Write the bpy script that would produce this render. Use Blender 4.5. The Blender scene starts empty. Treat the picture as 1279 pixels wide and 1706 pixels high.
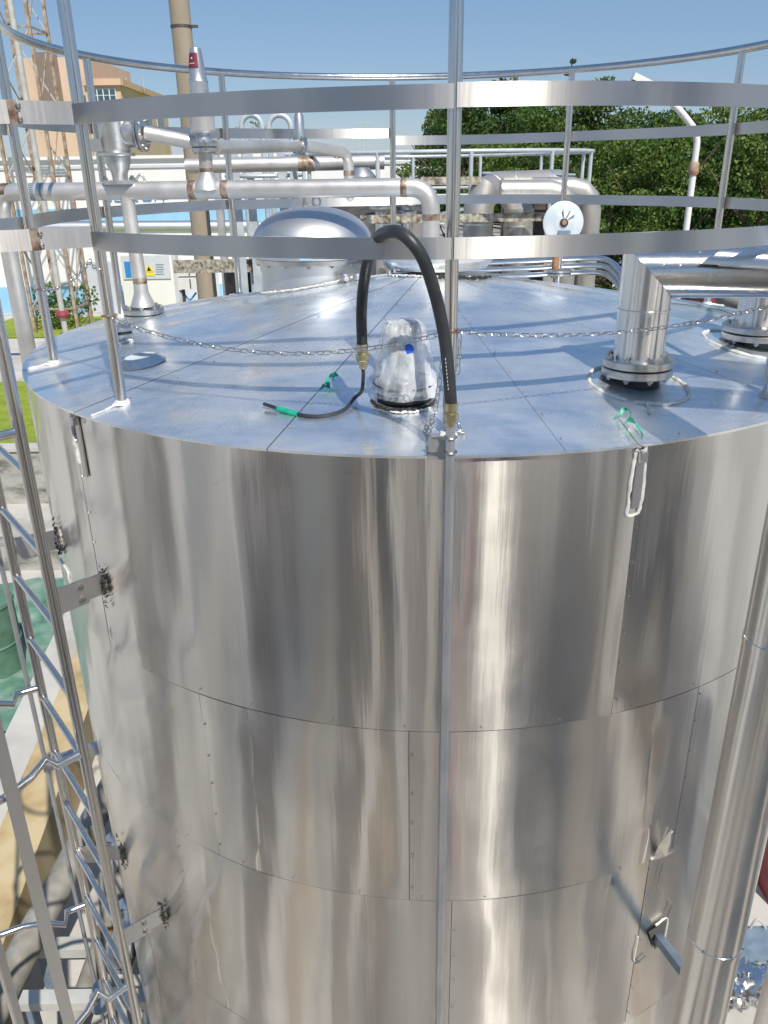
import bpy, math, random
from mathutils import Vector, Matrix, noise
from math import sin, cos, pi, radians, sqrt, atan2, hypot
random.seed(7)
SC = bpy.context.scene
COL = SC.collection
# ------------------------------------------------------------------ camera
F, PITCH, ROLL = 1341.6, .403302, .0153508
CX, CY, RR, ZL, RT, ZR, HC = .2244, 3.9916, 1.7187, -.1966, 1.8337, -.7454, .30   # tank centre, rail radius, low bar, tank radius, rim, cone
cam_d = bpy.data.cameras.new('camera'); cam = bpy.data.objects.new('camera', cam_d); COL.objects.link(cam)
cam_d.sensor_fit = 'HORIZONTAL'; cam_d.sensor_width = 36; cam_d.lens = 36*F/1279
cam_d.clip_start = .05; cam_d.clip_end = 3000
cam.matrix_world = Matrix.Rotation(pi/2-PITCH, 4, 'X') @ Matrix.Rotation(-ROLL, 4, 'Z')
SC.camera = cam
SC.render.resolution_x, SC.render.resolution_y = 768, 1024
# ------------------------------------------------------------------ light
AZ, EL = radians(159), radians(51)
SUN = Vector((sin(AZ)*cos(EL), cos(AZ)*cos(EL), sin(EL)))
w = bpy.data.worlds.new('World'); SC.world = w; w.use_nodes = True
nt = w.node_tree; bg = nt.nodes['Background']
sky = nt.nodes.new('ShaderNodeTexSky'); sky.sky_type = 'NISHITA'; sky.sun_disc = False
sky.sun_elevation = EL; sky.sun_rotation = AZ; sky.air_density = 1.0; sky.dust_density = .2; sky.ozone_density = 2.5
mixs = nt.nodes.new('ShaderNodeMix'); mixs.data_type = 'RGBA'; mixs.inputs['Factor'].default_value = .40     # an even blue air over the whole sky
nt.links.new(sky.outputs[0], mixs.inputs['A']); mixs.inputs['B'].default_value = (2.7, 4.8, 8.6, 1)
nt.links.new(mixs.outputs['Result'], bg.inputs[0]); bg.inputs[1].default_value = .070
sd = bpy.data.lights.new('sun', 'SUN'); sd.energy = 4.3; sd.angle = radians(.6); sd.color = (1, .95, .87)
so = bpy.data.objects.new('sun', sd); COL.objects.link(so); so.rotation_euler = SUN.to_track_quat('Z', 'Y').to_euler()
SC.view_settings.view_transform = 'Standard'; SC.view_settings.look = 'None'
SC.view_settings.exposure = 0.27; SC.cycles.sample_clamp_indirect = 2.5; SC.view_settings.gamma = 1
# ------------------------------------------------------------------ helpers
def ray(x, y):
    x = (x-639.5)/F; y = (y-853)/F; c, s = cos(ROLL), sin(ROLL); x, y = c*x-s*y, s*x+c*y
    return Vector((x, cos(PITCH)-y*sin(PITCH), -sin(PITCH)-y*cos(PITCH)))
def PY(x, y, Y): D = ray(x, y); return D*(Y/D.y)
def PZ(x, y, z): D = ray(x, y); return D*(z/D.z)
def cone_z(x, y): return ZR+HC*(1-min(hypot(x-CX, y-CY)/RT, 1))
def PR(x, y):                    # point of the tank roof seen at a pixel
    D = ray(x, y); t = 1.5
    while t < 7:
        p = D*t
        if hypot(p.x-CX, p.y-CY) < RT*1.01 and p.z <= cone_z(p.x, p.y): return p
        t += .002
    return PZ(x, y, ZR)
def PW(x, y, R=None):            # point of the tank wall
    R = R or RT; D = ray(x, y); a = D.x**2+D.y**2; b = D.x*CX+D.y*CY; c = CX*CX+CY*CY-R*R
    return D*((b-sqrt(max(b*b-a*c, 0)))/a)
def ang(p): return atan2(p.y-CY, p.x-CX)
def cyl(a, z, R): return Vector((CX+R*cos(a), CY+R*sin(a), z))
ROOT = {}
def thing(name, label, cat, loc=(0, 0, 0), group=None):
    o = bpy.data.objects.new(name, None); COL.objects.link(o); o.location = loc; o.empty_display_size = .1
    o['label'] = label; o['category'] = cat
    if group: o['group'] = group
    ROOT[o.name] = Vector(loc); return o
def tag(o, label, cat, group=None):
    o['label'] = label; o['category'] = cat
    if group: o['group'] = group
    return o
class MB:
    def __init__(s): s.v = []; s.f = []
    def add(s, vs, fs):
        n = len(s.v); s.v += [Vector(v) for v in vs]; s.f += [tuple(i+n for i in f) for f in fs]; return s
    def box(s, c, size, rz=0, M=None):
        x, y, z = [k/2 for k in size]; M = M or Matrix.Rotation(rz, 3, 'Z'); c = Vector(c)
        vs = [c+M@Vector((a*x, b*y, d*z)) for a in (-1, 1) for b in (-1, 1) for d in (-1, 1)]
        return s.add(vs, [(0, 1, 3, 2), (4, 6, 7, 5), (0, 4, 5, 1), (2, 3, 7, 6), (0, 2, 6, 4), (1, 5, 7, 3)])
    def beam(s, p, q, wd, h, up=(0, 0, 1)):
        p = Vector(p); q = Vector(q); d = (q-p); L = d.length; d.normalize(); r = d.cross(Vector(up))
        if r.length < 1e-4: r = d.cross(Vector((0, 1, 0)))
        r.normalize(); u = r.cross(d)
        return s.box((p+q)/2, (L, wd, h), M=Matrix((d, r, u)).transposed())
    def tube(s, pts, r, n=12, caps=True, closed=False):
        pts = [Vector(p) for p in pts]; m = len(pts); rs = r if isinstance(r, (list, tuple)) else [r]*m
        base = len(s.v); prev = None
        for i, p in enumerate(pts):
            if closed: d = pts[(i+1) % m]-pts[i-1]
            else: d = pts[min(i+1, m-1)]-pts[max(i-1, 0)]
            d.normalize()
            if prev is None:
                a = d.cross(Vector((0, 0, 1)))
                if a.length < .05: a = d.cross(Vector((0, 1, 0)))
            else: a = prev-d*prev.dot(d)
            a.normalize(); prev = a; b = d.cross(a)
            s.v += [p+(a*cos(2*pi*k/n)+b*sin(2*pi*k/n))*rs[i] for k in range(n)]
        for i in range(m if closed else m-1):
            j = (i+1) % m
            for k in range(n):
                k2 = (k+1) % n; s.f.append((base+i*n+k, base+i*n+k2, base+j*n+k2, base+j*n+k))
        if caps and not closed:
            s.f.append(tuple(base+k for k in range(n))[::-1]); s.f.append(tuple(base+(m-1)*n+k for k in range(n)))
        return s
    def lathe(s, c, prof, n=32, axis=(0, 0, 1), caps=True):      # prof: (radius, height)
        c = Vector(c); ax = Vector(axis).normalized()
        a = ax.cross(Vector((0, 1, 0)));
        if a.length < .05: a = ax.cross(Vector((1, 0, 0)))
        a.normalize(); b = ax.cross(a); base = len(s.v)
        for (r, h) in prof: s.v += [c+ax*h+(a*cos(2*pi*k/n)+b*sin(2*pi*k/n))*max(r, 1e-4) for k in range(n)]
        for i in range(len(prof)-1):
            for k in range(n):
                k2 = (k+1) % n; s.f.append((base+i*n+k, base+i*n+k2, base+(i+1)*n+k2, base+(i+1)*n+k))
        if caps:
            s.f.append(tuple(base+k for k in range(n))[::-1]); s.f.append(tuple(base+(len(prof)-1)*n+k for k in range(n)))
        return s
    def mesh(s, name, m, off=Vector((0, 0, 0)), smooth=True, sharp=35):
        me = bpy.data.meshes.new(name); me.from_pydata([v-off for v in s.v], [], s.f); me.update()
        if m: me.materials.append(m)
        if smooth:
            me.polygons.foreach_set('use_smooth', [True]*len(me.polygons)); me.set_sharp_from_angle(angle=radians(sharp))
        return me
    def build(s, name, m, parent=None, smooth=True, kind=None, sharp=35, label=None):
        off = Vector((0, 0, 0))
        if parent is not None: off = ROOT[parent.name]
        o = bpy.data.objects.new(name, s.mesh(name, m, off, smooth, sharp)); COL.objects.link(o)
        if parent is not None: o.parent = parent; ROOT[o.name] = off
        if kind: o['kind'] = kind
        if label: o['label'] = label
        return o
    def top(s, name, m, label, cat, group=None, **k):
        o = s.build(name, m, None, **k)
        c = sum((v.co for v in o.data.vertices), Vector())/len(o.data.vertices); zm = min(v.co.z for v in o.data.vertices); c.z = zm
        o.data.transform(Matrix.Translation(-c)); o.location = c; ROOT[o.name] = c
        return tag(o, label, cat, group)
def inst(name, me, parent, M):
    o = bpy.data.objects.new(name, me); COL.objects.link(o)
    off = ROOT[parent.name] if parent is not None else Vector((0, 0, 0))
    o.parent = parent; o.matrix_local = Matrix.Translation(-off) @ M; return o
def struct(o): o['kind'] = 'structure'; return o
def frame(d, up=(0, 0, 1)):
    d = Vector(d).normalized(); r = Vector(up).cross(d)
    if r.length < 1e-3: r = Vector((1, 0, 0)).cross(d)
    r.normalize(); return Matrix((r, d.cross(r), d)).transposed().to_4x4()
def bez(p0, p1, p2, p3, n=16):
    p0, p1, p2, p3 = map(Vector, (p0, p1, p2, p3)); o = []
    for i in range(n+1):
        t = i/n; o.append(p0*(1-t)**3+p1*3*t*(1-t)**2+p2*3*t*t*(1-t)+p3*t**3)
    return o
def spline(pts, k=6):
    pts = [Vector(p) for p in pts]; P = [pts[0]*2-pts[1]]+pts+[pts[-1]*2-pts[-2]]; o = []
    for i in range(1, len(P)-2):
        for j in range(k):
            t = j/k; a, b, c, d = P[i-1:i+3]
            o.append(.5*((2*b)+(c-a)*t+(2*a-5*b+4*c-d)*t*t+(3*b-a-3*c+d)*t**3))
    return o+[pts[-1]]
def corner(pts, r, k=6):         # round the bends of a polyline
    pts = [Vector(p) for p in pts]; o = [pts[0]]
    for i in range(1, len(pts)-1):
        a = (pts[i-1]-pts[i]).normalized(); b = (pts[i+1]-pts[i]).normalized()
        s, e = pts[i]+a*r, pts[i]+b*r; o += [s.lerp(pts[i], t/k).lerp(pts[i].lerp(e, t/k), t/k) for t in range(k+1)]
    return o+[pts[-1]]
# ------------------------------------------------------------------ materials
class NT:
    def __init__(s, name):
        s.m = bpy.data.materials.new(name); s.m.use_nodes = True; s.t = s.m.node_tree; s.b = s.t.nodes['Principled BSDF']
    def n(s, typ, **kw):
        x = s.t.nodes.new(typ)
        for k, v in kw.items():
            if k in x.inputs: x.inputs[k].default_value = v
            else: setattr(x, k, v)
        return x
    def l(s, a, b): s.t.links.new(a, b)
    def coord(s, scale=(1, 1, 1), kind='Object'):
        c = s.n('ShaderNodeTexCoord'); mp = s.n('ShaderNodeMapping'); mp.inputs['Scale'].default_value = scale
        s.l(c.outputs[kind], mp.inputs[0]); return mp.outputs[0]
    def noise(s, vec, scale, detail=4, rough=.55):
        x = s.n('ShaderNodeTexNoise'); x.inputs['Scale'].default_value = scale; x.inputs['Detail'].default_value = detail
        x.inputs['Roughness'].default_value = rough; s.l(vec, x.inputs['Vector']); return x.outputs['Fac']
    def ramp(s, fac, stops):
        r = s.n('ShaderNodeValToRGB'); e = r.color_ramp.elements
        while len(e) < len(stops): e.new(.5)
        for el, (p, c) in zip(e, stops):
            el.position = p; el.color = (c, c, c, 1) if isinstance(c, (int, float)) else (*c, 1)
        s.l(fac, r.inputs[0]); return r.outputs[0]
    def bump(s, fac, dist=.002, st=.5):
        b = s.n('ShaderNodeBump'); b.inputs['Strength'].default_value = st; b.inputs['Distance'].default_value = dist
        s.l(fac, b.inputs['Height']); s.l(b.outputs[0], s.b.inputs['Normal']); return b
def mat(name, c1, c2=None, rough=.6, metal=0, scale=6, stretch=(1, 1, 1), bump=0, lo=.35, hi=.65, rr=None, spec=.5, c3=None, aniso=0, detail=5):
    N = NT(name); b = N.b; b.inputs['Roughness'].default_value = rough; b.inputs['Metallic'].default_value = metal
    b.inputs['Specular IOR Level'].default_value = spec
    if c2 is None: c2 = c1
    v = N.coord(stretch); f = N.noise(v, scale, detail)
    st = [(lo, c1), (hi, c2)] if c3 is None else [(lo, c1), ((lo+hi)/2, c3), (hi, c2)]
    N.l(N.ramp(f, st), b.inputs['Base Color'])
    if rr: N.l(N.ramp(N.noise(v, scale*2.3, 3), [(.3, rr[0]), (.7, rr[1])]), b.inputs['Roughness'])
    if bump: N.bump(N.noise(v, scale*5, 6), bump, .6)
    if aniso:
        b.inputs['Anisotropic'].default_value = aniso
    return N.m
def clad(name, base, rough, aniso, rot, warm, glint=0, wr=9.0):
    """brushed aluminium cladding: grain runs round the tank, so highlights stretch up and down"""
    N = NT(name); b = N.b; b.inputs['Metallic'].default_value = 1
    t = N.n('ShaderNodeTangent'); t.direction_type = 'RADIAL'; t.axis = 'Z'; N.l(t.outputs[0], b.inputs['Tangent'])
    b.inputs['Anisotropic'].default_value = aniso; b.inputs['Anisotropic Rotation'].default_value = rot
    v = N.coord((1, 1, .12)); f = N.noise(v, 5, 5, .6)
    f2 = N.noise(N.coord((1, 1, 1)), 2.2, 6, .65)
    mx = N.n('ShaderNodeMix'); mx.data_type = 'RGBA'; N.l(f2, mx.inputs['Factor'])
    N.l(N.ramp(f, [(.3, base), (.7, warm)]), mx.inputs['A']); N.l(N.ramp(f, [(.3, tuple(x*.92 for x in warm)), (.7, tuple(x*.97 for x in base))]), mx.inputs['B'])
    N.l(mx.outputs['Result'], b.inputs['Base Color'])
    N.l(N.ramp(f2, [(.3, rough*.86), (.7, rough*1.12)]), b.inputs['Roughness'])
    sc = N.noise(N.coord((6, 6, 90)), 3, 3, .5)       # fine rolling lines
    sm = N.noise(N.coord((1, 1, .06)), 22, 3, .55)
    ad = N.n('ShaderNodeMath'); ad.operation = 'MULTIPLY_ADD'; N.l(sm, ad.inputs[0]); ad.inputs[1].default_value = wr; N.l(sc, ad.inputs[2])
    bp = N.bump(ad.outputs[0], .0002, .3)
    if glint:                      # the broad tail of the brushed grooves: a low sun draws a tall thin streak
        g = N.n('ShaderNodeBsdfAnisotropic'); g.inputs['Roughness'].default_value = .34; g.inputs['Anisotropy'].default_value = .86
        g.inputs['Rotation'].default_value = 0; N.l(t.outputs[0], g.inputs['Tangent']); g.inputs['Color'].default_value = (.8, .77, .72, 1)
        ms = N.n('ShaderNodeMixShader'); ms.inputs[0].default_value = glint; N.l(b.outputs[0], ms.inputs[1]); N.l(g.outputs[0], ms.inputs[2])
        N.l(bp.outputs[0], g.inputs['Normal']); N.l(ms.outputs[0], N.t.nodes['Material Output'].inputs[0])
    return N.m
M = {}
M['clad'] = clad('brushed_cladding', (.80, .78, .755), .215, 1.0, .25, (.86, .81, .745), .022)
M['clad_pipe'] = clad('pipe_cladding', (.84, .83, .81), .24, .85, .25, (.88, .85, .80), 0, 22.0)
# roof sheet: dulled aluminium
N = NT('roof_sheet'); b = N.b; v = N.coord((1, 1, 1)); f = N.noise(v, 2.4, 7, .65); g = N.noise(v, 3.1, 6, .6); h = N.noise(v, 22, 3)
f3 = N.noise(N.coord((.5, 2.2, 1)), 4.5, 7, .7); a3 = N.n('ShaderNodeMath'); a3.operation = 'MULTIPLY_ADD'; N.l(f3, a3.inputs[0]); a3.inputs[1].default_value = .55; N.l(f, a3.inputs[2])
N.l(N.ramp(a3.outputs[0], [(.62, (.58, .67, .77)), (.76, (.79, .84, .89)), (.90, (.96, .95, .91))]), b.inputs['Base Color'])
N.l(N.ramp(g, [(.38, .17), (.62, .40)]), b.inputs['Roughness']); b.inputs['Metallic'].default_value = .84
ad = N.n('ShaderNodeMath'); ad.operation = 'MULTIPLY_ADD'; N.l(f, ad.inputs[0]); ad.inputs[1].default_value = 40; N.l(h, ad.inputs[2]); N.bump(ad.outputs[0], .0003, .3)
M['roof'] = N.m
M['tube'] = mat('polished_tube', (.62, .60, .57), (.70, .68, .66), .22, 1, 12, (1, 1, .2), .0002, rr=(.17, .27))
M['bar'] = clad('brushed_flat_bar', (.60, .58, .56), .36, .95, .25, (.68, .65, .61))
M['pickled'] = mat('pickled_steel_pipe', (.60, .57, .53), (.74, .71, .67), .42, .75, 5, (1, 1, 1), .0004, rr=(.36, .5))
M['weld'] = mat('heat_tinted_weld', (.16, .09, .06), (.46, .38, .30), .5, .6, 26, (1, 1, 1), .002)
M['cast'] = mat('cast_valve', (.50, .51, .51), (.62, .62, .61), .36, .85, 14, (1, 1, 1), .001)
M['flange'] = mat('turned_flange', (.55, .54, .52), (.66, .65, .63), .28, 1, 20, (1, 1, 6), .0003)
M['bolt'] = mat('bolt_steel', (.42, .40, .38), (.6, .58, .55), .3, 1, 30)
M['dome'] = mat('satin_dome', (.62, .63, .64), (.68, .68, .68), .47, 1, 4, (1, 1, 1), .0002)
M['gasket'] = mat('black_gasket', (.015, .015, .017), (.03, .03, .03), .6, 0)
M['hose'] = mat('black_rubber_hose', (.022, .025, .028), (.035, .038, .042), .42, 0, 20, (1, 1, 1), .0006)
M['brass'] = mat('plated_brass', (.50, .42, .24), (.62, .56, .40), .3, .9, 18)
M['galv'] = mat('galvanised_tube', (.42, .45, .46), (.53, .55, .56), .42, .8, 16, (1, 1, .4), .0004)
M['palesteel'] = mat('pale_painted_steel', (.42, .47, .50), (.55, .59, .61), .5, .2, 8, (1, 1, 1), .0005)
M['seal'] = mat('white_sealant', (.55, .54, .50), (.70, .69, .66), .55, 0, 30, (1, 1, 1), .004)
M['green'] = mat('green_tape', (.0, .28, .16), (.02, .42, .27), .4, 0, 20)
M['blue'] = mat('blue_plastic', (.02, .12, .62), (.03, .16, .7), .35)
M['charred'] = mat('torn_black_insulation', (.01, .012, .012), (.05, .055, .05), .9, 0, 40, (1, 1, 1), .01)
M['rust'] = mat('rusty_steel', (.20, .09, .045), (.42, .33, .24), .8, .1, 7, (1, 1, 1), .002, c3=(.33, .17, .08))
M['polegrey'] = mat('grey_pole', (.40, .40, .37), (.5, .5, .46), .6, .1, 5)
M['brownpole'] = mat('brown_weathered_pole', (.27, .22, .155), (.34, .285, .21), .7, 0, 4, (1, 1, .3), .001)
M['rustpale'] = mat('weathered_rust', (.24, .15, .09), (.42, .37, .30), .8, .1, 5, (1, 1, 1), .002, c3=(.34, .25, .17))
M['conc'] = mat('pale_concrete', (.36, .345, .31), (.52, .50, .46), .85, 0, 1.3, (1, 1, 1), .004, c3=(.46, .445, .41), detail=9)
M['oldconc'] = mat('stained_concrete', (.13, .13, .11), (.42, .40, .36), .9, 0, 2.2, (1, 1, 2.5), .006, c3=(.32, .31, .28), detail=9)
M['ochre'] = mat('ochre_painted_wall', (.32, .24, .12), (.52, .42, .25), .8, 0, 2.5, (1, 1, .6), .003, c3=(.45, .34, .18), detail=8)
M['white'] = mat('white_render', (.70, .69, .66), (.78, .77, .75), .8, 0, .6, (1, 1, .4), .002)
M['bluepaint'] = mat('light_blue_paint', (.24, .47, .66), (.30, .54, .72), .7, 0, 1.2)
M['bluetext'] = mat('blue_lettering', (.03, .22, .55), None, .5)
M['orange'] = mat('orange_render', (.56, .40, .29), (.64, .47, .35), .85, 0, .3, (1, 1, .4), .003)
M['orangetrim'] = mat('orange_trim', (.58, .37, .25), (.62, .42, .29), .8, 0, .5)
M['frame'] = mat('white_window_frame', (.7, .7, .7), None, .5)
N = NT('window_glass'); N.b.inputs['Base Color'].default_value = (.05, .09, .11, 1); N.b.inputs['Roughness'].default_value = .08; N.b.inputs['Specular IOR Level'].default_value = .8; M['glass'] = N.m
M['dull'] = mat('dull_duct_cladding', (.44, .41, .37), (.58, .55, .50), .45, .7, 4, (1, 1, 1), .001, detail=8)
M['duct'] = mat('dusty_roof_sheet', (.27, .25, .22), (.42, .40, .37), .6, .3, 3, (1, 1, 1), .002, detail=8)
M['dusty'] = mat('dusty_grey_pipe', (.20, .185, .15), (.36, .34, .30), .8, .1, 5, (1, 1, 1), .003, detail=8)
M['mould'] = mat('speckled_ledge', (.10, .08, .05), (.50, .46, .38), .9, 0, 30, (1, 1, 1), .004, detail=8)
M['tarp'] = mat('green_tarpaulin', (.05, .13, .10), (.33, .34, .31), .6, 0, 2.6, (1, 1, 1), .012, c3=(.13, .26, .19), lo=.3, hi=.72, detail=9)
M['greenpaint'] = mat('green_painted_drum', (.07, .15, .10), (.11, .21, .15), .6)
M['steelblue'] = mat('blue_grey_paint', (.13, .18, .24), (.19, .25, .31), .45, .1, 12)
M['darksteel'] = mat('dark_steel', (.05, .05, .05), (.12, .10, .09), .6, .3, 9)
M['red'] = mat('red_paint', (.22, .03, .04), (.30, .06, .07), .45)
M['yellow'] = mat('yellow_sign', (.75, .60, .03), None, .5)
M['signgrey'] = mat('grey_sign_board', (.50, .53, .56), (.56, .58, .61), .6)
M['black'] = mat('black_paint', (.02, .02, .02), None, .5)
M['bark'] = mat('bark', (.07, .05, .035), (.16, .12, .08), .95, 0, 12, (1, 1, .3), .01)
M['box'] = mat('cream_cabinet', (.62, .60, .54), (.68, .66, .60), .5)
M['asph'] = mat('asphalt', (.035, .036, .036), (.065, .065, .062), .9, 0, 2)
M['tarmac'] = mat('added_tarmac', (.16, .145, .125), (.23, .21, .185), .9, 0, 2)
M['sand'] = mat('added_sand_wedge', (.28, .23, .17), (.40, .34, .26), .9, 0, 2)
M['foil'] = mat('crumpled_foil', (.75, .75, .74), None, .16, 1, 10)
# grass
N = NT('lawn'); v = N.coord(); N.l(N.ramp(N.noise(v, 3, 9, .7), [(.3, (.15, .20, .015)), (.5, (.23, .29, .022)), (.7, (.31, .36, .04))]), N.b.inputs['Base Color']); N.b.inputs['Roughness'].default_value = .95; N.bump(N.noise(v, 60, 4), .03, .7); M['lawn'] = N.m
def leafmat(name, a, b, c):
    N = NT(name); g = N.n('ShaderNodeObjectInfo'); v = N.coord((1, 1, 1)); f = N.noise(v, 1.1, 3); f2 = N.noise(v, 14, 2)
    ad = N.n('ShaderNodeMath'); ad.operation = 'MULTIPLY_ADD'; N.l(f2, ad.inputs[0]); ad.inputs[1].default_value = .6; N.l(f, ad.inputs[2])
    ad2 = N.n('ShaderNodeMath'); ad2.operation = 'MULTIPLY_ADD'; N.l(g.outputs['Random'], ad2.inputs[0]); ad2.inputs[1].default_value = .25; N.l(ad.outputs[0], ad2.inputs[2])
    N.l(N.ramp(ad2.outputs[0], [(.62, a), (.86, b), (1.0, c)]), N.b.inputs['Base Color']); N.b.inputs['Roughness'].default_value = .55
    N.b.inputs['Specular IOR Level'].default_value = .3
    tr = N.n('ShaderNodeBsdfTranslucent'); tr.inputs[0].default_value = (b[0]*1.5, b[1]*1.6, b[2], 1); ms = N.n('ShaderNodeMixShader'); ms.inputs[0].default_value = .22
    out = N.t.nodes['Material Output']; N.l(N.b.outputs[0], ms.inputs[1]); N.l(tr.outputs[0], ms.inputs[2]); N.l(ms.outputs[0], out.inputs[0]); return N.m
M['leaf'] = leafmat('green_leaves', (.026, .066, .015), (.068, .130, .025), (.15, .21, .045))
M['leafdark'] = leafmat('dark_leaves', (.018, .050, .014), (.052, .102, .022), (.12, .17, .04))
# plastic wrap: clear film, partly hazy
N = NT('plastic_film'); v = N.coord((1, 1, .5)); f = N.noise(v, 16, 5, .65)
N.b.inputs['Base Color'].default_value = (.8, .82, .84, 1); N.b.inputs['Roughness'].default_value = .16; N.bump(N.noise(N.coord((1, 1, .35)), 34, 4, .6), .006, .9)
tp = N.n('ShaderNodeBsdfTransparent'); ms = N.n('ShaderNodeMixShader'); N.l(N.ramp(f, [(.36, .16), (.62, .62)]), ms.inputs[0])
N.l(tp.outputs[0], ms.inputs[1]); N.l(N.b.outputs[0], ms.inputs[2]); N.l(ms.outputs[0], N.t.nodes['Material Output'].inputs[0]); M['film'] = N.m
M['printred'] = mat('maroon_label', (.15, .015, .03), None, .5)
M['inner'] = mat('dark_gap', (.09, .085, .08), None, .7)
# ------------------------------------------------------------------ the ground
G = -5.6
g = MB(); S = 900
g.add([(-S, -S, G), (S, -S, G), (S, S, G), (-S, S, G)], [(0, 1, 2, 3)])
struct(g.build('ground', M['conc'], smooth=False))
m = MB()
for (x0, x1, y0, y1) in ((-16, -4.5, 17.0, 23.2), (-15.5, -8.6, 30.0, 34.5)):
    m.add([(x0, y0, G+.03), (x1, y0, G+.03), (x1, y1, G+.03), (x0, y1, G+.03)], [(0, 1, 2, 3)])
struct(m.build('lawn', M['lawn'], smooth=False))
# far land beyond the plant
m = MB(); m.add([(-S, 62, G+.02), (S, 62, G+.02), (S, S, G+.02), (-S, S, G+.02)], [(0, 1, 2, 3)]); struct(m.build('far_field', M['lawn'], smooth=False))
m = MB(); x = -260
vs = []; fs = []; k = 0
while x < 300:
    hh = G+6.6+noise.noise((x*.07, 1, 2))*1.6+noise.noise((x*.4, 5, 2))*.8
    vs += [(x, 300, G), (x, 300, hh), (x, 306, hh-.6), (x, 309, G)]
    if k: fs += [(4*k-4+j, 4*k+j, 4*k+j+1, 4*k-3+j) for j in range(3)]
    k += 1; x += 1.6
m.add(vs, fs); o = m.build('far_treeline', M['leafdark'], smooth=False); o['kind'] = 'stuff'
# ------------------------------------------------------------------ STORAGE TANK
tank = thing('storage_tank', 'big round stainless steel storage tank with shiny seamed cladding and shallow cone roof', 'tank', (CX, CY, G))
def wdisp(a, z, seed):
    s = a*RT
    d = noise.noise((s*1.7, z*.35, seed))*.012+noise.noise((s*5.0, z*.7, seed+7))*.0042+noise.noise((s*13, z*.8, seed+13))*.0013+noise.noise((s*6, z*5, seed+23))*.0010+noise.noise((s*14, z*9, seed+31))*.00028
    return d
def patch(a0, a1, z0, z1, R, seed, dents=()):
    m = MB(); na = max(6, int((a1-a0)*RT/.022)); nz = max(6, int((z1-z0)/.04))
    for i in range(na+1):
        a = a0+(a1-a0)*i/na
        for j in range(nz+1):
            z = z0+(z1-z0)*j/nz
            e = min(1, min((a-a0)*RT, (a1-a)*RT)/.10); e2 = min(1, min(z-z0, z1-z)/.12)
            d = wdisp(a, z, seed)*(.25+.75*e)*(.3+.7*e2)
            for (da, dz, ra, rz, am) in dents:
                q = ((a-da)*RT/ra)**2+((z-dz)/rz)**2
                if q < 9: d += am*math.exp(-q)
            m.v.append(cyl(a, z, R+d))
    for i in range(na):
        for j in range(nz):
            k = i*(nz+1)+j; m.f.append((k, k+nz+1, k+nz+2, k+1))
    # folded lips at the edges
    n = len(m.v)
    for j in range(nz+1):
        for i in (0, na):
            p = m.v[i*(nz+1)+j]; q = Vector((p.x-CX, p.y-CY, 0)).normalized(); m.v.append(p-q*.006)
    for j in range(nz):
        m.f.append((j, j+1, n+2*j+2, n+2*j)); k = na*(nz+1)+j; m.f.append((k+1, k, n+2*j+1, n+2*j+3))
    n = len(m.v)
    for i in range(na+1):
        p = m.v[i*(nz+1)]; q = Vector((p.x-CX, p.y-CY, 0)).normalized(); m.v.append(p-q*.006)
    for i in range(na): m.f.append(((i+1)*(nz+1), i*(nz+1), n+i, n+i+1))
    return m
courses = [(ZR-.006, -1.7125, (-135.2, -73.0, -11, 51, 113, 170)), (-1.715, -2.4765, (-119.2, -94.8, -61.0, -15, 31, 77, 123, 180)),
           (-2.479, -3.4205, (-127, -89.9, -64.6, -20, 40, 100, 160)), (-3.423, -4.6, (-140, -108, -76, -30, 40, 100, 160)), (-4.604, G, (-120, -70, -10, 60, 120, 180))]
seams = []
for ci, (zt, zb, an) in enumerate(courses):
    for i, a in enumerate(an):
        a2 = an[(i+1) % len(an)]
        if i == len(an)-1: a2 += 360
        dn = []
        if ci == 1: dn = [(radians(-80.5), -2.15, .05, .22, -.004), (radians(-66), -2.3, .05, .2, .005)]
        if ci == 0: dn = [(radians(-75.5), -1.45, .05, .28, .004), (radians(-122), -1.55, .07, .12, .005)]
        if ci == 2: dn = [(radians(-62), -2.75, .06, .2, -.004), (radians(-118), -2.9, .2, .3, .004)]
        g_ = .0006
        patch(radians(a)+g_, radians(a2)-g_, zb, zt, RT-.0012*ci, ci*11+i*3.7, dn).build('wall_panel', M['clad'], tank, sharp=60)
        seams.append((radians(a), zb, zt))
MB().lathe((CX, CY, G), [(RT-.012, 0), (RT-.012, ZR-G-.01)], 96, caps=False).build('inner_shell', M['inner'], tank)
# rivets along seams
m = MB()
def rivet(m, p, nrm, r=.0045):
    Mx = frame(nrm); b0 = len(m.v)
    for (rr, h) in ((r, 0), (r*.8, r*.45), (.0003, r*.62)):
        m.v += [p+(Mx.to_3x3() @ Vector((cos(k*pi/3)*rr, sin(k*pi/3)*rr, h))) for k in range(6)]
    for i in range(2):
        for k in range(6):
            m.f.append((b0+i*6+k, b0+i*6+(k+1) % 6, b0+i*6+6+(k+1) % 6, b0+i*6+6+k))
for (a, z0, z1) in seams:
    z = z0+.06
    while z < z1-.02:
        rivet(m, cyl(a+.006, z, RT+.002), Vector((cos(a), sin(a), 0))); z += .115+random.random()*.05
for zz in (-1.705, -2.47):
    a = -pi
    while a < 0:
        rivet(m, cyl(a, zz+.012, RT+.002), Vector((cos(a), sin(a), 0)), .0035); a += .11+random.random()*.06
o = m.build('rivets', M['bolt'], tank); o['kind'] = 'stuff'
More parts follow.
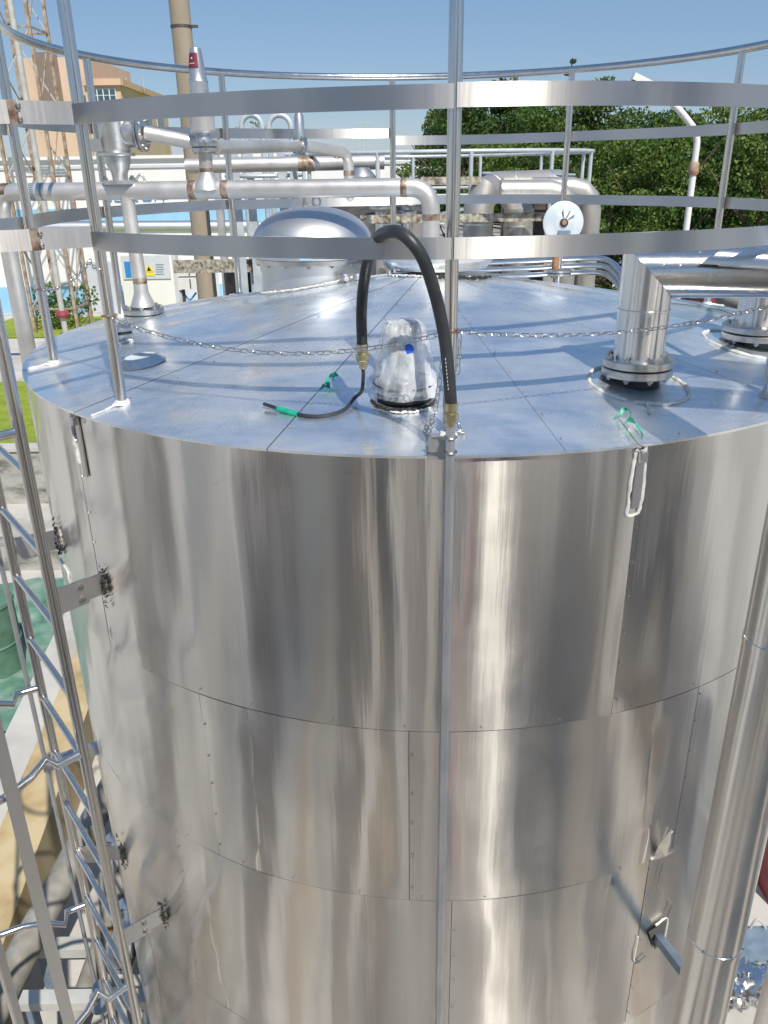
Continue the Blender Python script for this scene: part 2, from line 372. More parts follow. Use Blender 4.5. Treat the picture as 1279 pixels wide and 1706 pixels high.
# roof: 13 folded sheets
sa = sorted([-107.7, -133.5, -166.4, -80.8, -50, -18, 14, 46, 78, 104, 128, 152, 174])
RO = RT+.012
for i, a in enumerate(sa):
    a2 = sa[(i+1) % len(sa)]+(360 if i == len(sa)-1 else 0); a_, b_ = radians(a), radians(a2)
    m = MB(); nr, na = 26, max(10, int((b_-a_)/.035)); sd_ = i*5.1
    for j in range(nr+1):
        r = .05+(RO-.05)*j/nr
        for k in range(na+1):
            gp = (.0034 if a < -110 or a > 90 else .0004)/r; t = a_+gp+(b_-a_-2*gp)*k/na; e = min(1, min(k, na-k)/3); z = ZR+HC*(1-r/RT)
            z += (noise.noise((r*cos(t)*2.6, r*sin(t)*2.6, sd_))*.009+noise.noise((r*cos(t)*7, r*sin(t)*7, sd_+3))*.0028)*e*min(1, r/.3, (RO-r)/.12+.2)
            if k == 0: z += .0008
            m.v.append(Vector((CX+r*cos(t), CY+r*sin(t), z)))
    w_ = na+1
    for j in range(nr):
        for k in range(na): m.f.append((j*w_+k, j*w_+w_+k, j*w_+w_+k+1, j*w_+k+1))
    n0 = len(m.v)
    for k in range(na+1): m.v.append(m.v[nr*w_+k]-Vector((0, 0, .008)))
    for k in range(na): m.f.append((nr*w_+k, n0+k, n0+k+1, nr*w_+k+1))
    n0 = len(m.v)
    for j in range(nr+1): m.v.append(m.v[j*w_]-Vector((0, 0, .008)))
    for j in range(nr): m.f.append((j*w_, n0+j, n0+j+1, (j+1)*w_))
    m.build('roof_panel', M['roof'], tank, sharp=60)
MB().lathe((CX, CY, ZR-.012), [(RO-.02, 0), (.03, HC-.006)], 72, caps=False).build('roof_deck', M['inner'], tank)
# seam caulk and roof rivets
m = MB()
for a in (-107.7, -80.8, -131, -50, -18):
    r = .35
    while r < RT-.05:
        t = radians(a)+.012/r
        rivet(m, Vector((CX+r*cos(t), CY+r*sin(t), ZR+HC*(1-r/RT)+.004)), Vector((0, 0, 1)), .004); r += .16+random.random()*.05
a = -pi
while a < .2:
    rivet(m, cyl(a, ZR+.001, RT-.022), Vector((0, 0, 1)), .0045); a += .085+random.random()*.05
o = m.build('roof_rivets', M['rust'], tank); o['kind'] = 'stuff'
def bead(pts, r=.006, jit=.35, parent=tank, name='sealant_bead', m_='seal', k=4):
    P = spline(pts, k); P = [p+Vector((random.uniform(-1, 1), random.uniform(-1, 1), random.uniform(-.3, .6)))*r*jit for p in P]
    MB().tube(P, [r*random.uniform(.6, 1.35) for _ in P], 7).build(name, M[m_], parent)
def roofp(x, y, dz=.004): return Vector((x, y, cone_z(x, y)+dz))
# sealant loops round lifting lugs on the wall
def loop(pxs, r=.006):
    bead([PW(x, y, RT+.003) for (x, y) in pxs], r)
loop([(1074, 742), (1073, 790), (1067, 840), (1060, 857), (1045, 859), (1044, 852), (1049, 815), (1056, 770), (1062, 742)], .0055)
loop([(118, 682), (122, 720), (129, 755), (133, 772)], .006)
loop([(99, 930), (111, 950), (117, 975)], .005)
bead([PW(1120, 1385, RT+.012), PW(1100, 1412, RT+.003), PW(1085, 1432, RT+.002)], .003, .2)
# lifting lug plates
for (pa, pb) in (((1067, 748), (1060, 845)), ((128, 690), (139, 790))):
    p, q = PW(*pa), PW(*pb); a = ang(p); rd = Vector((cos(a), sin(a), 0)); tg = Vector((-sin(a), cos(a), 0)); m = MB()
    z0, z1 = q.z, p.z; c = cyl(a, (z0+z1)/2, RT+.004)
    m.box(c, (.006, .026, z1-z0), a); m.box(cyl(a, z1-.02, RT+.014), (.02, .022, .03), a); m.build('lifting_lug', M['bar'], tank, smooth=False)
# torn flap with its cut-out
m = MB(); P = [PW(1086, 1434, RT+.002), PW(1097, 1408, RT+.02), PW(1119, 1380, RT+.035), PW(1117, 1402, RT+.03), PW(1112, 1421, RT+.01), PW(1128, 1416, RT+.002), PW(1108, 1427, RT+.002)]
m.add(P, [(0, 1, 6), (1, 2, 3), (1, 3, 4), (1, 4, 6), (4, 5, 6)]); m.build('torn_flap', M['clad_pipe'], tank, smooth=False)
m = MB(); c = [PW(1080, 1552, RT+.002), PW(1110, 1533, RT+.002), PW(1104, 1570, RT+.002), PW(1090, 1582, RT+.002)]
m.add(c, [(0, 1, 2), (0, 2, 3)]); m.build('cut_opening', M['inner'], tank, smooth=False)
bead([PW(1092, 1541, RT+.004), PW(1112, 1530, RT+.004), PW(1104, 1573, RT+.004)], .004)
bead([PW(1063, 1560, RT+.004), PW(1056, 1604, RT+.004), PW(1075, 1592, RT+.004)], .004)
bead([PW(1109, 1530, RT+.003), PW(1118, 1505, RT+.003), PW(1105, 1490, RT+.003), PW(1096, 1470, RT+.003), PW(1103, 1440, RT+.003)], .0022, .2, m_='bolt')
# ------------------------------------------------------------------ RAILING
rail = thing('guard_railing', 'stainless guard railing ring of tubes and flat bars round the tank roof', 'railing', (CX, CY, ZR))
angs = [-157.4, -130.4, -91.0, -51.2, -11, 20.9, 57.0, 94.4, 131, 163]
H3 = ZL+.72
for i, a in enumerate(angs):
    a = radians(a); p = cyl(a, 0, RR); zb = cone_z(p.x, p.y)
    pr = MB().tube([(p.x, p.y, zb-.02), (p.x, p.y, H3-.01)], .0185, 20).build('post', M['tube'], rail)
    m = MB(); m.lathe((p.x, p.y, zb-.002), [(.030, 0), (.027, .006), (.023, .012), (.019, .016)], 14)
    for v_ in m.v: v_ += Vector((random.uniform(-1, 1), random.uniform(-1, 1), random.uniform(-.4, .6)))*.004
    m.build('sealant', M['seal'], pr)
    q = cyl(a, 0, RT+.006); bead([roofp(p.x, p.y, .008), roofp((p.x+q.x)/2+.004, (p.y+q.y)/2, .004), (q.x, q.y, ZR+.003)], .004, .3, pr)
    for z in (ZL, ZL+.36): # weld spots
        pass
def arc(a0, a1, z, R, wd, th, n=40):
    m = MB()
    for i in range(n+1):
        a = a0+(a1-a0)*i/n
        for (dr, dz) in ((-th/2, -wd/2), (th/2, -wd/2), (th/2, wd/2), (-th/2, wd/2)): m.v.append(cyl(a, z+dz+noise.noise((a*2, z*3, 1))*.004, R+dr))
    for i in range(n):
        for k in range(4): m.f.append((i*4+k, i*4+(k+1) % 4, i*4+4+(k+1) % 4, i*4+4+k))
    m.f += [(3, 2, 1, 0), tuple(n*4+k for k in range(4))]
    return m
order = sorted(angs)
for lvl in (0, 1):
    for i in range(len(order)):
        a0 = order[i]; a1 = order[i+1] if i+1 < len(order) else order[0]+360
        if abs(a0+157.4) < .1: continue            # the way in from the ladder
        z = ZL+.36*lvl
        if lvl and a0 > 94: z += .042
        if a0 > 100 and lvl == 0: z += .006
        j0 = radians(a0)+.002; j1 = radians(a1)-.002
        arc(j0, j1, z+random.uniform(-.002, .002), RR+.022, .056, .005).build('flat_bar', M['bar'], rail, sharp=40)
MB().tube([cyl(radians(-130.4)+(radians(360-27)*i/160), H3, RR) for i in range(161)], .0195, 18).build('top_rail', M['tube'], rail)
LA = Vector((-1.181, 2.518, 0)); LB = Vector((-1.515, 2.953, 0))
for (an, L) in ((-130.4, LA), (-157.4, LB)):
    p = cyl(radians(an), 0, RR+.022)
    for lvl in (0, 1):
        z = ZL+.36*lvl+(.012 if lvl == 0 else 0); d = (L-p); d.z = 0; d.normalize()
        MB().beam((p.x, p.y, z), (p.x+d.x*.19, p.y+d.y*.19, z), .005, .062).build('flat_bar', M['bar'], rail, smooth=False)
        q = p+d*.18; jp = MB().beam((q.x+.004, q.y-.006, z), (q.x+d.x*.2, q.y+d.y*.2-.006, z), .005, .062).build('joint_plate', M['bar'], rail, smooth=False)
        m = MB(); m.beam((q.x-d.x*.03, q.y-d.y*.03-.0035, z), (q.x+d.x*.012, q.y+d.y*.012-.0035, z), .006, .064); m.build('rust_scorch', M['weld'], rail, smooth=False)
        for dz in (-.018, .018): MB().lathe((q.x-d.x*.034, q.y-d.y*.034-.004, z+dz), [(.007, 0), (.007, .008), (.003, .012)], 8, (0, -1, 0)).build('bolt', M['bolt'], rail)
    MB().tube([(p.x, p.y, H3), (L.x, L.y, H3)], .0195, 16).build('top_rail', M['tube'], rail)
# ------------------------------------------------------------------ chains
def linkmesh(Ln, wd, r):
    P = []
    for k in range(12):
        t = 2*pi*k/12; P.append(Vector((cos(t)*wd/2, 0, sin(t)*wd/2+(1 if sin(t) > 0 else -1)*(Ln-wd)/2)))
    return MB().tube(P, r, 5, closed=True).mesh('link', M['bolt'])
LK = linkmesh(.029, .0125, .0014)
def chain(path, label, group=None, pitch=.0235, jit=0):
    c = thing('chain', label, 'chain', path[0], group); P = [Vector(p) for p in path]; acc = 0; n = 0; last = P[0]
    i = 0; pos = P[0].copy(); seg = 0
    L = [0]
    for a, b_ in zip(P, P[1:]): L.append(L[-1]+(b_-a).length)
    k = 0; s = pitch/2
    while s < L[-1]:
        while L[seg+1] < s: seg += 1
        t = (s-L[seg])/(L[seg+1]-L[seg]); p = P[seg].lerp(P[seg+1], t); d = (P[seg+1]-P[seg]).normalized()
        Mx = Matrix.Translation(p) @ frame(d, (.01, .02, 1) if abs(d.z) < .9 else (1, 0, 0)) @ Matrix.Rotation(radians(45 if k % 2 else -45)+random.uniform(-.3, .3), 4, 'Z')
        inst('link', LK, c, Mx); s += pitch; k += 1
    return c
def sagline(a, b, sag, n=40): a, b = Vector(a), Vector(b); return [a.lerp(b, i/n)-Vector((0, 0, sag*4*(i/n)*(1-i/n))) for i in range(n+1)]
P1, P2, PC, PD = [cyl(radians(a), 0, RR) for a in (-130.4, -157.4, -91.0, -51.2)]
zc1 = PY(180, 527, P1.y).z; zc2 = PY(757, 550, PC.y).z
c1a = P1+Vector((0, -.02, zc1)); c2a = PC+Vector((-.0, -.02, zc2)); c3a = PD+Vector((0, -.02, zc2+.01))
zc0 = PY(62, 482, P2.y).z
chain(sagline(c1a, c2a, .088), 'thin steel chain drooping from leaning left post to the centre post above the roof')
chain(sagline(c2a+Vector((.01, 0, 0)), c3a, .048), 'thin steel chain hanging right of the centre post in front of the thick insulated pipe')
chain(sagline(P2+Vector((0, -.02, zc0)), PY(150, 435, 2.78), .03)+sagline(PY(150, 435, 2.78), P1+Vector((0, -.02, zc1+.15)), .01), 'short sagging chain across the ladder opening between the two left posts')
vp = [PY(738, 575, 2.30), PY(737, 600, 2.29), PY(730, 650, 2.28), PY(724, 690, 2.27), PR(712, 712)+Vector((0, 0, .01)), PR(708, 722)+Vector((0, 0, .008)), PR(714, 728)+Vector((0, 0, .02)), PR(722, 714)+Vector((0, 0, .02)), PR(716, 720)+Vector((0, 0, .025))]
chain(vp, 'loose chain hanging down behind the black hose and heaped by the bracket')
chain([c2a+Vector((.022, -.005, 0)), c2a+Vector((.024, -.006, -.06)), c2a+Vector((.02, -.006, -.11))], 'very short dangling chain end on the right side of the centre post')
chain([PR(762, 716)+Vector((0, 0, .02)), PR(768, 722)+Vector((0, 0, .01)), PR(764, 728)+Vector((0, 0, .015)), PR(772, 726)+Vector((0, 0, .006))], 'small heap of bare chain on the roof edge right of the conduit')
for (p, z) in ((P1, zc1), (PC, zc2), (P2, zc0)):
    MB().tube([(p.x+cos(t)*.023, p.y+sin(t)*.023, z+.004*sin(2*t)) for t in [2*pi*k/14 for k in range(14)]], .003, 6, closed=True).build('chain_ring', M['rust'], rail)
# ------------------------------------------------------------------ conduit, bracket, hose
ca = radians(-91.2); cR = RT+.05
cd = cyl(ca, 0, cR); ct = PY(747, 712, cd.y).z
con = thing('conduit', 'thin galvanised conduit running down the tank front below the black hose', 'conduit', (cd.x, cd.y, G))
MB().tube([(cd.x, cd.y, G), (cd.x, cd.y, ct)], .0135, 16).build('tube', M['galv'], con)
MB().tube([(cd.x, cd.y, -3.25), (cd.x, cd.y, -3.19)], .017, 16).build('coupling', M['galv'], con)
rd = Vector((cos(ca), sin(ca), 0)); tg = Vector((-sin(ca), cos(ca), 0))
m = MB(); c = cyl(ca, 0, RT+.012)-tg*.032; zt = ZR+.055; zb = ZR-.012
m.box((c.x, c.y, (zt+zb)/2), (.055, .004, zt-zb), ca+pi/2); m.box((c.x+.0275, c.y-.02, (zt+zb)/2), (.004, .044, zt-zb), ca+pi/2); m.box((c.x, c.y+.09, ZR+.02), (.055, .17, .004), ca+pi/2)
m.build('bracket', M['galv'], con, smooth=False)
m = MB()
for z in (ct-.028, ct-.07):
    m.tube([(cd.x+cos(t)*.018, cd.y+sin(t)*.018, z) for t in [2*pi*k/12 for k in range(12)]], .0025, 6, closed=True); m.beam((cd.x-.05, cd.y-.006, z), (cd.x-.012, cd.y-.012, z), .004, .004)
m.build('clamp', M['bolt'], con)
hz = PY(749, 672, cd.y).z
hose = thing('flexible_hose', 'thick black rubber hose looping over the flat rail bar with brass glands', 'hose', (cd.x, cd.y, ct))
hp = [Vector((cd.x, cd.y, hz)), PY(747, 620, cd.y+.005), PY(740, 560, cd.y+.01), PY(726, 495, cd.y-.0), PY(706, 435, cd.y-.02), PY(684, 402, cd.y-.02), PY(660, 386, cd.y+.02), PY(634, 392, cd.y+.14), PY(616, 420, cd.y+.28), PY(606, 470, cd.y+.34), PY(602, 520, cd.y+.35), PY(603, 573, cd.y+.35)]
hs = MB().tube(spline(hp, 6), .0165, 18).build('tube', M['hose'], hose)
m = MB()
for y in range(0, 9):
    q = PY(746.5-(y*.55), 648-y*6.2, cd.y-.0165); m.box(q, (.0018, .0006, .006))
m.build('printed_marks', M['signgrey'], hs, smooth=False)
e = hp[-1]
def gland(c, up, parent):
    r3 = Vector(up)
    MB().lathe(c, [(.0185, 0), (.0185, .022), (.015, .026), (.015, .03)], 12, r3).build('crimp_sleeve', M['brass'], parent)
    MB().lathe(c+r3*.03, [(.022, 0), (.022, .018), (.018, .022)], 6, r3).build('hex_nut', M['brass'], parent, smooth=False)
    MB().lathe(c+r3*.052, [(.017, 0), (.017, .006), (.013, .008), (.013, .02), (.010, .024)], 12, r3).build('gland_nut', M['brass'], parent)
gland(hp[0]+Vector((0, 0, .002)), (0, 0, -1), hose)
gland(e, (0.03, 0, -1), hose)
kp = [e+Vector((.001, 0, -.07)), PY(605, 630, e.y), PY(602, 652, e.y-.005), PR(592, 672)+Vector((0, 0, .02)), PR(574, 686)+Vector((0, 0, .008)), PR(548, 695)+Vector((0, 0, .007)), PR(518, 697)+Vector((0, 0, .007)), PR(484, 691)+Vector((0, 0, .008)), PR(440, 680)+Vector((0, 0, .014))]
cb = thing('black_cable', 'thin black cable curling onto the roof with green tape on its end', 'cable', kp[3])
kk = spline(kp, 6); MB().tube(kk, .0058, 10).build('sheath', M['hose'], cb)
MB().tube(kk[-9:-3], [.0085, .009, .0088, .009, .0085, .0075], 9).build('tape_wrap', M['green'], cb)
# green tape ties
def tie(pxs, label):
    m = MB(); P = spline([PR(x, y)+Vector((0, 0, dz)) for (x, y, dz) in pxs], 7); vs = []
    for i, p in enumerate(P):
        u = Vector((.006*cos(i*.32), .006*sin(i*.45), .0055*abs(sin(i*.27+1))+.002)); vs += [p-u, p+u]
    m.add(vs, [(2*i, 2*i+1, 2*i+3, 2*i+2) for i in range(len(P)-1)]); m2 = MB(); m2.v = m.v+[v+Vector((0, .001, .0015)) for v in m.v]
    n = len(m.v); m2.f = m.f+[tuple(j+n for j in f)[::-1] for f in m.f]
    return m2.top('tape_tie', M['green'], label, 'tape', smooth=False)
tie([(530, 655, .006), (541, 652, .02), (550, 655, .01), (546, 645, .03), (562, 640, .035)], 'small green tape knot tied on the left roof seam')
tie([(1024, 700, .01), (1040, 697, .03), (1050, 702, .02), (1045, 712, .025), (1058, 716, .02), (1070, 730, .004)], 'green tape strip on the roof edge below the thick insulated pipe')
MB().tube(spline([PR(1030, 704)+Vector((0, 0, .012)), PR(1040, 722)+Vector((0, 0, .02)), PW(1064, 741, RT+.02), PW(1078, 745, RT+.005)], 6), .0012, 5).top('tie_wire', M['darksteel'], 'thin dark wire trailing from the green tape to the wall lug', 'wire')
# ------------------------------------------------------------------ flanges
BOLT = MB().lathe((0, 0, 0), [(.0105, 0), (.0105, .008), (.006, .0085), (.006, .014)], 6).mesh('bolt', M['bolt'], sharp=20)
def flange(c, R, t, parent, n=8, ax=(0, 0, 1), gap=.004, double=True, bs=1.0, m_='flange', ph=.2):
    c = Vector(c); ax = Vector(ax).normalized()
    H = (2*t+gap) if double else t
    MB().lathe(c, [(R*.97, 0), (R, t*.1), (R, t*.9), (R*.97, t)], 40, ax).build('flange_disc', M[m_], parent)
    if double:
        MB().lathe(c+ax*t, [(R*.9, 0), (R*.9, gap)], 32, ax).build('gasket', M['gasket'], parent)
        MB().lathe(c+ax*(t+gap), [(R*.97, 0), (R, t*.1), (R, t*.9), (R*.97, t)], 40, ax).build('flange_disc', M[m_], parent)
    F_ = frame(ax)
    for k in range(n):
        a = 2*pi*(k+ph)/n; off = F_.to_3x3() @ Vector((cos(a)*R*.83, sin(a)*R*.83, 0))
        inst('bolt', BOLT, parent, Matrix.Translation(c+off+ax*H) @ F_ @ Matrix.Scale(bs, 4))
        inst('bolt', BOLT, parent, Matrix.Translation(c+off) @ F_ @ Matrix.Rotation(pi, 4, 'X') @ Matrix.Scale(bs, 4))
    return c+ax*H
# thick insulated pipe on the roof
b0 = Vector((.866, 2.70, 0)); zr0 = cone_z(b0.x, b0.y)
ip = thing('insulated_pipe', 'thick shiny insulated pipe rising from a bolted roof flange then turning right', 'pipe', (b0.x, b0.y, zr0))
MB().lathe((b0.x, b0.y, zr0-.01), [(.078, 0), (.078, .04)], 24).build('nozzle', M['gasket'], ip)
tp_ = flange((b0.x, b0.y, zr0+.025), .118, .027, ip, 8)
R0 = .083; zc = -.318
hd = Vector((1, -.12, -.0)).normalized(); L_ = 1.9
def mitre():
    m = MB(); n = 40; base = []
    u = Vector((0, 0, 1))
    # riser top cut on the mitre plane (45 deg)
    pl = (hd-u*-1).normalized()
    side = u.cross(hd)
    for k in range(n):
        t = 2*pi*k/n; off = hd*cos(t)*R0+side*sin(t)*R0
        m.v.append(Vector((b0.x, b0.y, tp_.z-.002))+off)
    for k in range(n):
        t = 2*pi*k/n; off = hd*cos(t)*R0+side*sin(t)*R0
        m.v.append(Vector((b0.x, b0.y, zc-cos(t)*R0))+off)
    for k in range(n): m.f.append((k, (k+1) % n, n+(k+1) % n, n+k))
    h = MB()
    for k in range(n):
        t = 2*pi*k/n; h.v.append(Vector((b0.x, b0.y, zc-cos(t)*R0*1.015))+hd*cos(t)*R0*1.015+side*sin(t)*R0*1.015)
    for k in range(n):
        t = 2*pi*k/n; h.v.append(Vector((b0.x, b0.y, zc))+hd*L_+side*sin(t)*R0*1.015-u*cos(t)*R0*1.015)
    for k in range(n): h.f.append((k, (k+1) % n, n+(k+1) % n, n+k))
    return m, h
a_, h_ = mitre()
a_.build('riser', M['clad_pipe'], ip, sharp=60); h_.build('horizontal_run', M['clad_pipe'], ip, sharp=60)
zz = PY(1075, 515, b0.y).z
MB().lathe((b0.x, b0.y, zz-.004), [(R0+.0005, 0), (R0+.003, .002), (R0+.003, .007), (R0+.0005, .009)], 40, caps=False).build('seam_band', M['clad_pipe'], ip)
m = MB()
side = Vector((0, 0, 1)).cross(hd)
for (t, l) in ((-1.0, .03), (-1.05, .08), (-1.0, .2), (-1.02, .27), (-.1, .1), (.0, .5)):
    off = -side*cos(t+.9)*R0*1.02+Vector((0, 0, 1))*sin(t+1.35)*R0*1.02; 
    q = Vector((b0.x, b0.y, zc))+hd*l+off; rivet(m, q, off, .004)
o = m.build('rivets', M['bolt'], ip); o['kind'] = 'stuff'
P_ = []
for k in range(25):
    t = 2*pi*k/24*.97-1.9; x = b0.x+cos(t)*.165; y = b0.y-.03+sin(t)*.165; P_.append(roofp(x, y, .003))
bead(P_, .0065, .3, ip, k=3)
bead([roofp(b0.x-.02, b0.y-.2, .003), roofp(b0.x-.03, b0.y-.27, .003)], .005, .4, ip)
# second insulated run lying above it
q0 = PY(1166, 424, 2.66); q1 = PY(1290, 431, 2.60); dd = (q1-q0).normalized(); sd2 = dd.cross(Vector((0, 0, 1))).normalized(); up2 = sd2.cross(dd)
ip2 = thing('insulated_pipe', 'half round insulated run with chamfered white sealed end on top of the thick pipe', 'pipe', q0)
m = MB(); n = 24
ring = [(cos(pi*k/n)*.086, sin(pi*k/n)*.066) for k in range(n+1)]
for (l, s) in ((0, 1.0), (1.7, 1.0)):
    for (x, z) in ring: m.v.append(q0+dd*(l if l else z/.066*.085)+sd2*x*s*1.0+up2*(z*s-.02))
for j in range(1):
    for k in range(n): m.f.append((j*(n+1)+k, j*(n+1)+k+1, (j+1)*(n+1)+k+1, (j+1)*(n+1)+k))
m.f.append(tuple(range(n+1)))
m.build('cladding', M['clad_pipe'], ip2, sharp=60)
bead([q0+sd2*.03+up2*.0-dd*.01, q0+up2*.012-dd*.005, q0+dd*.03+sd2*-.03+up2*.03, q0+dd*.035+up2*.04], .010, .6, ip2)
m = MB(); m.beam(q0+sd2*.086+up2*-.021+dd*.05, q0+sd2*.086+up2*-.021+dd*1.7, .014, .004); m.build('edge_lip', M['clad_pipe'], ip2, smooth=False)
# right flanged pipe
b1 = Vector((1.53, 3.30, 0)); z1 = cone_z(b1.x, b1.y)
rp = thing('flanged_pipe', 'shiny insulated pipe stub on a bolted flange near the right roof edge', 'pipe', (b1.x, b1.y, z1))
MB().lathe((b1.x, b1.y, z1-.01), [(.08, 0), (.08, .04)], 24).build('nozzle', M['gasket'], rp)
t1 = flange((b1.x, b1.y, z1+.028), .135, .026, rp, 8, ph=.5)
MB().lathe((b1.x, b1.y, t1.z-.004), [(.086, 0), (.086, .30)], 36).build('riser', M['clad_pipe'], rp)
bead([roofp(b1.x+cos(t)*.21, b1.y+sin(t)*.21-.02, .003) for t in [2*pi*k/22*.95+.4 for k in range(23)] if hypot(b1.x+cos(t)*.21-CX, b1.y-.02+sin(t)*.21-CY) < RT-.02][:16], .006, .3, rp, k=3)
# big vertical pipe in front at right
vx, vy = 1.055, 1.86
vpipe = thing('insulated_pipe', 'tall shiny vertical insulated pipe standing in front of the tank at lower right', 'pipe', (vx, vy, G))
R1 = .083
for (za, zb_) in ((G, -3.45), (-3.45, -2.33), (-2.33, -1.2), (-1.2, .05)):
    MB().lathe((vx, vy, za), [(R1+.002, 0), (R1+.002, .02), (R1, .022), (R1, zb_-za)], 48, caps=False).build('jacket', M['clad_pipe'], vpipe)
m = MB()
for za in (-3.43, -2.31, -1.18):
    for t in (-2.4, -1.9, -1.3, -.6): rivet(m, Vector((vx+cos(t)*(R1+.003), vy+sin(t)*(R1+.003), za)), Vector((cos(t), sin(t), 0)), .0045)
m.build('rivets', M['bolt'], vpipe, kind='stuff')
MB().tube(corner([(vx, vy, .03), (vx, vy, .28), (vx+1.6, vy-.1, .28)], .14, 8), R1, 36).build('elbow', M['clad_pipe'], vpipe)
# blue strut through the cladding
s0 = PW(1095, 1560); s1 = PY(1142, 1622, 2.06)
st = thing('blue_strut', 'blue grey steel strut poking through a torn cut in the tank wall', 'strut', s0)
MB().beam(s0+(s0-s1)*.1, s1+(s1-s0)*.12, .034, .034).build('bar', M['steelblue'], st, smooth=False)
# ------------------------------------------------------------------ wrapped valve
c = PR(672, 668); c = Vector((.072, 2.55, 0)); zv = cone_z(c.x, c.y)
wv = thing('wrapped_valve', 'valve on a flange wrapped in clear plastic film with a blue knob', 'valve', (c.x, c.y, zv))
MB().lathe((c.x, c.y, zv-.004), [(.088, 0), (.09, .012)], 30).build('base_gasket', M['gasket'], wv)
flange((c.x, c.y, zv+.018), .088, .017, wv, 8, bs=.7)
MB().lathe((c.x, c.y, zv+.055), [(.05, 0), (.045, .02), (.03, .05), (.026, .12)], 24).build('valve_neck', M['cast'], wv)
MB().lathe((c.x-.006, c.y, zv+.14), [(.042, 0), (.046, .004), (.046, .07), (.043, .075), (.05, .077), (.05, .098), (.046, .10)], 32).build('valve_cap', M['flange'], wv)
MB().lathe((c.x+.012, c.y-.044, zv+.165), [(.016, 0), (.016, .034), (.012, .037)], 14, (0, -1, .15)).build('blue_knob', M['blue'], wv)
m = MB(); prof = [(r*1.06, h*.88) for (r, h) in ((.100, .012), (.101, .035), (.100, .06), (.097, .08), (.092, .1), (.087, .125), (.081, .15), (.075, .18), (.070, .205), (.065, .235), (.060, .262), (.045, .278), (.0, .283))]; n = 72; P = []
for (r, h) in prof:
    for k in range(n):
        a = 2*pi*k/n; q = r*(1+.10*noise.noise((cos(a)*2.5, sin(a)*2.5, h*5))+.13*noise.noise((cos(a)*8, sin(a)*8, h*9))*(1 if r < .099 else .3)+.06*noise.noise((cos(a)*20, sin(a)*20, h*30))); m.v.append(Vector((c.x+q*cos(a), c.y+q*sin(a), zv+h)))
for i in range(len(prof)-1):
    for k in range(n): m.f.append((i*n+k, i*n+(k+1) % n, (i+1)*n+(k+1) % n, (i+1)*n+k))
m.build('plastic_wrap', M['film'], wv, sharp=80)
bead([roofp(c.x+cos(t)*.108, c.y+sin(t)*.108, .002) for t in [-2.9+k*.19 for k in range(14)]], .0055, .5, wv, m_='gasket')
bead([roofp(c.x+cos(t)*.122, c.y+sin(t)*.122, .002) for t in [-2.0+k*.19 for k in range(7)]], .004, .8, wv)
MB().tube([(c.x+cos(t)*.101, c.y+sin(t)*.101, zv+.052+.006*sin(t)) for t in [2*pi*k/30 for k in range(30)]], .0022, 6, closed=True).build('strap', M['gasket'], wv)
# ------------------------------------------------------------------ small roof fittings
c = PR(203, 568); sf = thing('blind_flange', 'small bolted blind flange behind the leaning left post', 'flange', c)
MB().lathe(c-Vector((0, 0, .01)), [(.03, 0), (.03, .03)], 16).build('nozzle', M['cast'], sf)
flange(c+Vector((0, 0, .018)), .052, .016, sf, 4, bs=.8, gap=.012)
bead([roofp(c.x+cos(t)*.06, c.y+sin(t)*.06, .003) for t in [-2.2+k*.3 for k in range(7)]], .006, .5, sf)
c = PR(234, 606); cu = thing('roof_hatch_cut', 'crude cut hole in the roof with bent shiny foil edges', 'hole', c)
m = MB(); n = 14; cc = roofp(c.x, c.y, .004)
rim_ = [roofp(c.x+cos(2*pi*k/n)*.062, c.y+sin(2*pi*k/n)*.045, .030+.008*noise.noise((k*.8, 2, 1))) for k in range(n)]
m.add([cc+Vector((0, 0, .022))]+rim_, [(0, 1+k, 1+(k+1) % n) for k in range(n)]); m.build('opening', M['signgrey'], cu, smooth=False)
m = MB(); out_ = [roofp(c.x+cos(2*pi*k/n)*.10*(1+.25*noise.noise((k, 3, 4))), c.y+sin(2*pi*k/n)*.085*(1+.25*noise.noise((k, 8, 4))), .003) for k in range(n)]
m.add(rim_+out_, [(k, (k+1) % n, n+(k+1) % n, n+k) for k in range(n)]); m.build('foil_edge', M['foil'], cu, smooth=False)
# apex cap and manhole
ax_ = thing('apex_cap', 'wide shallow shiny cap at the roof centre under the pipe end', 'cap', (CX+.05, CY, ZR+HC-.06))
azc = PY(735, 440, CY+.12-.285).z
MB().lathe((CX+.05, CY+.12, azc), [(.25, -.04), (.285, 0), (.287, .02), (.27, .045), (.16, .065), (.05, .075)], 56).build('dish', M['roof'], ax_)
bead([roofp(CX+.05+cos(t)*.27, CY+.12+sin(t)*.27, .006) for t in [-2.7+k*.11 for k in range(22)]], .005, 1.2, ax_)
bead([roofp(CX+.05+cos(t)*.285, CY+.12+sin(t)*.285, .010) for t in [-1.6+k*.11 for k in range(11)]], .007, 1.0, ax_, m_='charred', name='torn_lagging')
mc = Vector((-.345, 4.33, 0)); mc.z = -.60
mh = thing('roof_manhole', 'round domed manhole with satin lid at the back left of the roof', 'manhole', mc)
MB().lathe(mc, [(.268, -.05), (.268, .20)], 48).build('barrel', M['dome'], mh)
lz = .235
MB().lathe(mc+Vector((0, 0, .17)), [(.308, 0), (.308, .022)], 48).build('flange_disc', M['flange'], mh)
pr_ = [(.314, 0), (.314, .03), (.306, .055)]+[(.306*cos(t*pi/2)**.9 if t < 1 else 0, .055+.18*sin(t*pi/2)) for t in [k/12 for k in range(1, 13)]]
MB().lathe(mc+Vector((0, 0, .195)), pr_, 64).build('domed_lid', M['dome'], mh)
for k in range(16):
    a = 2*pi*k/16; inst('bolt', BOLT, mh, Matrix.Translation(mc+Vector((cos(a)*.29, sin(a)*.29, .17))) @ Matrix.Rotation(pi, 4, 'X'))
tz = mc+Vector((0, 0, .43))
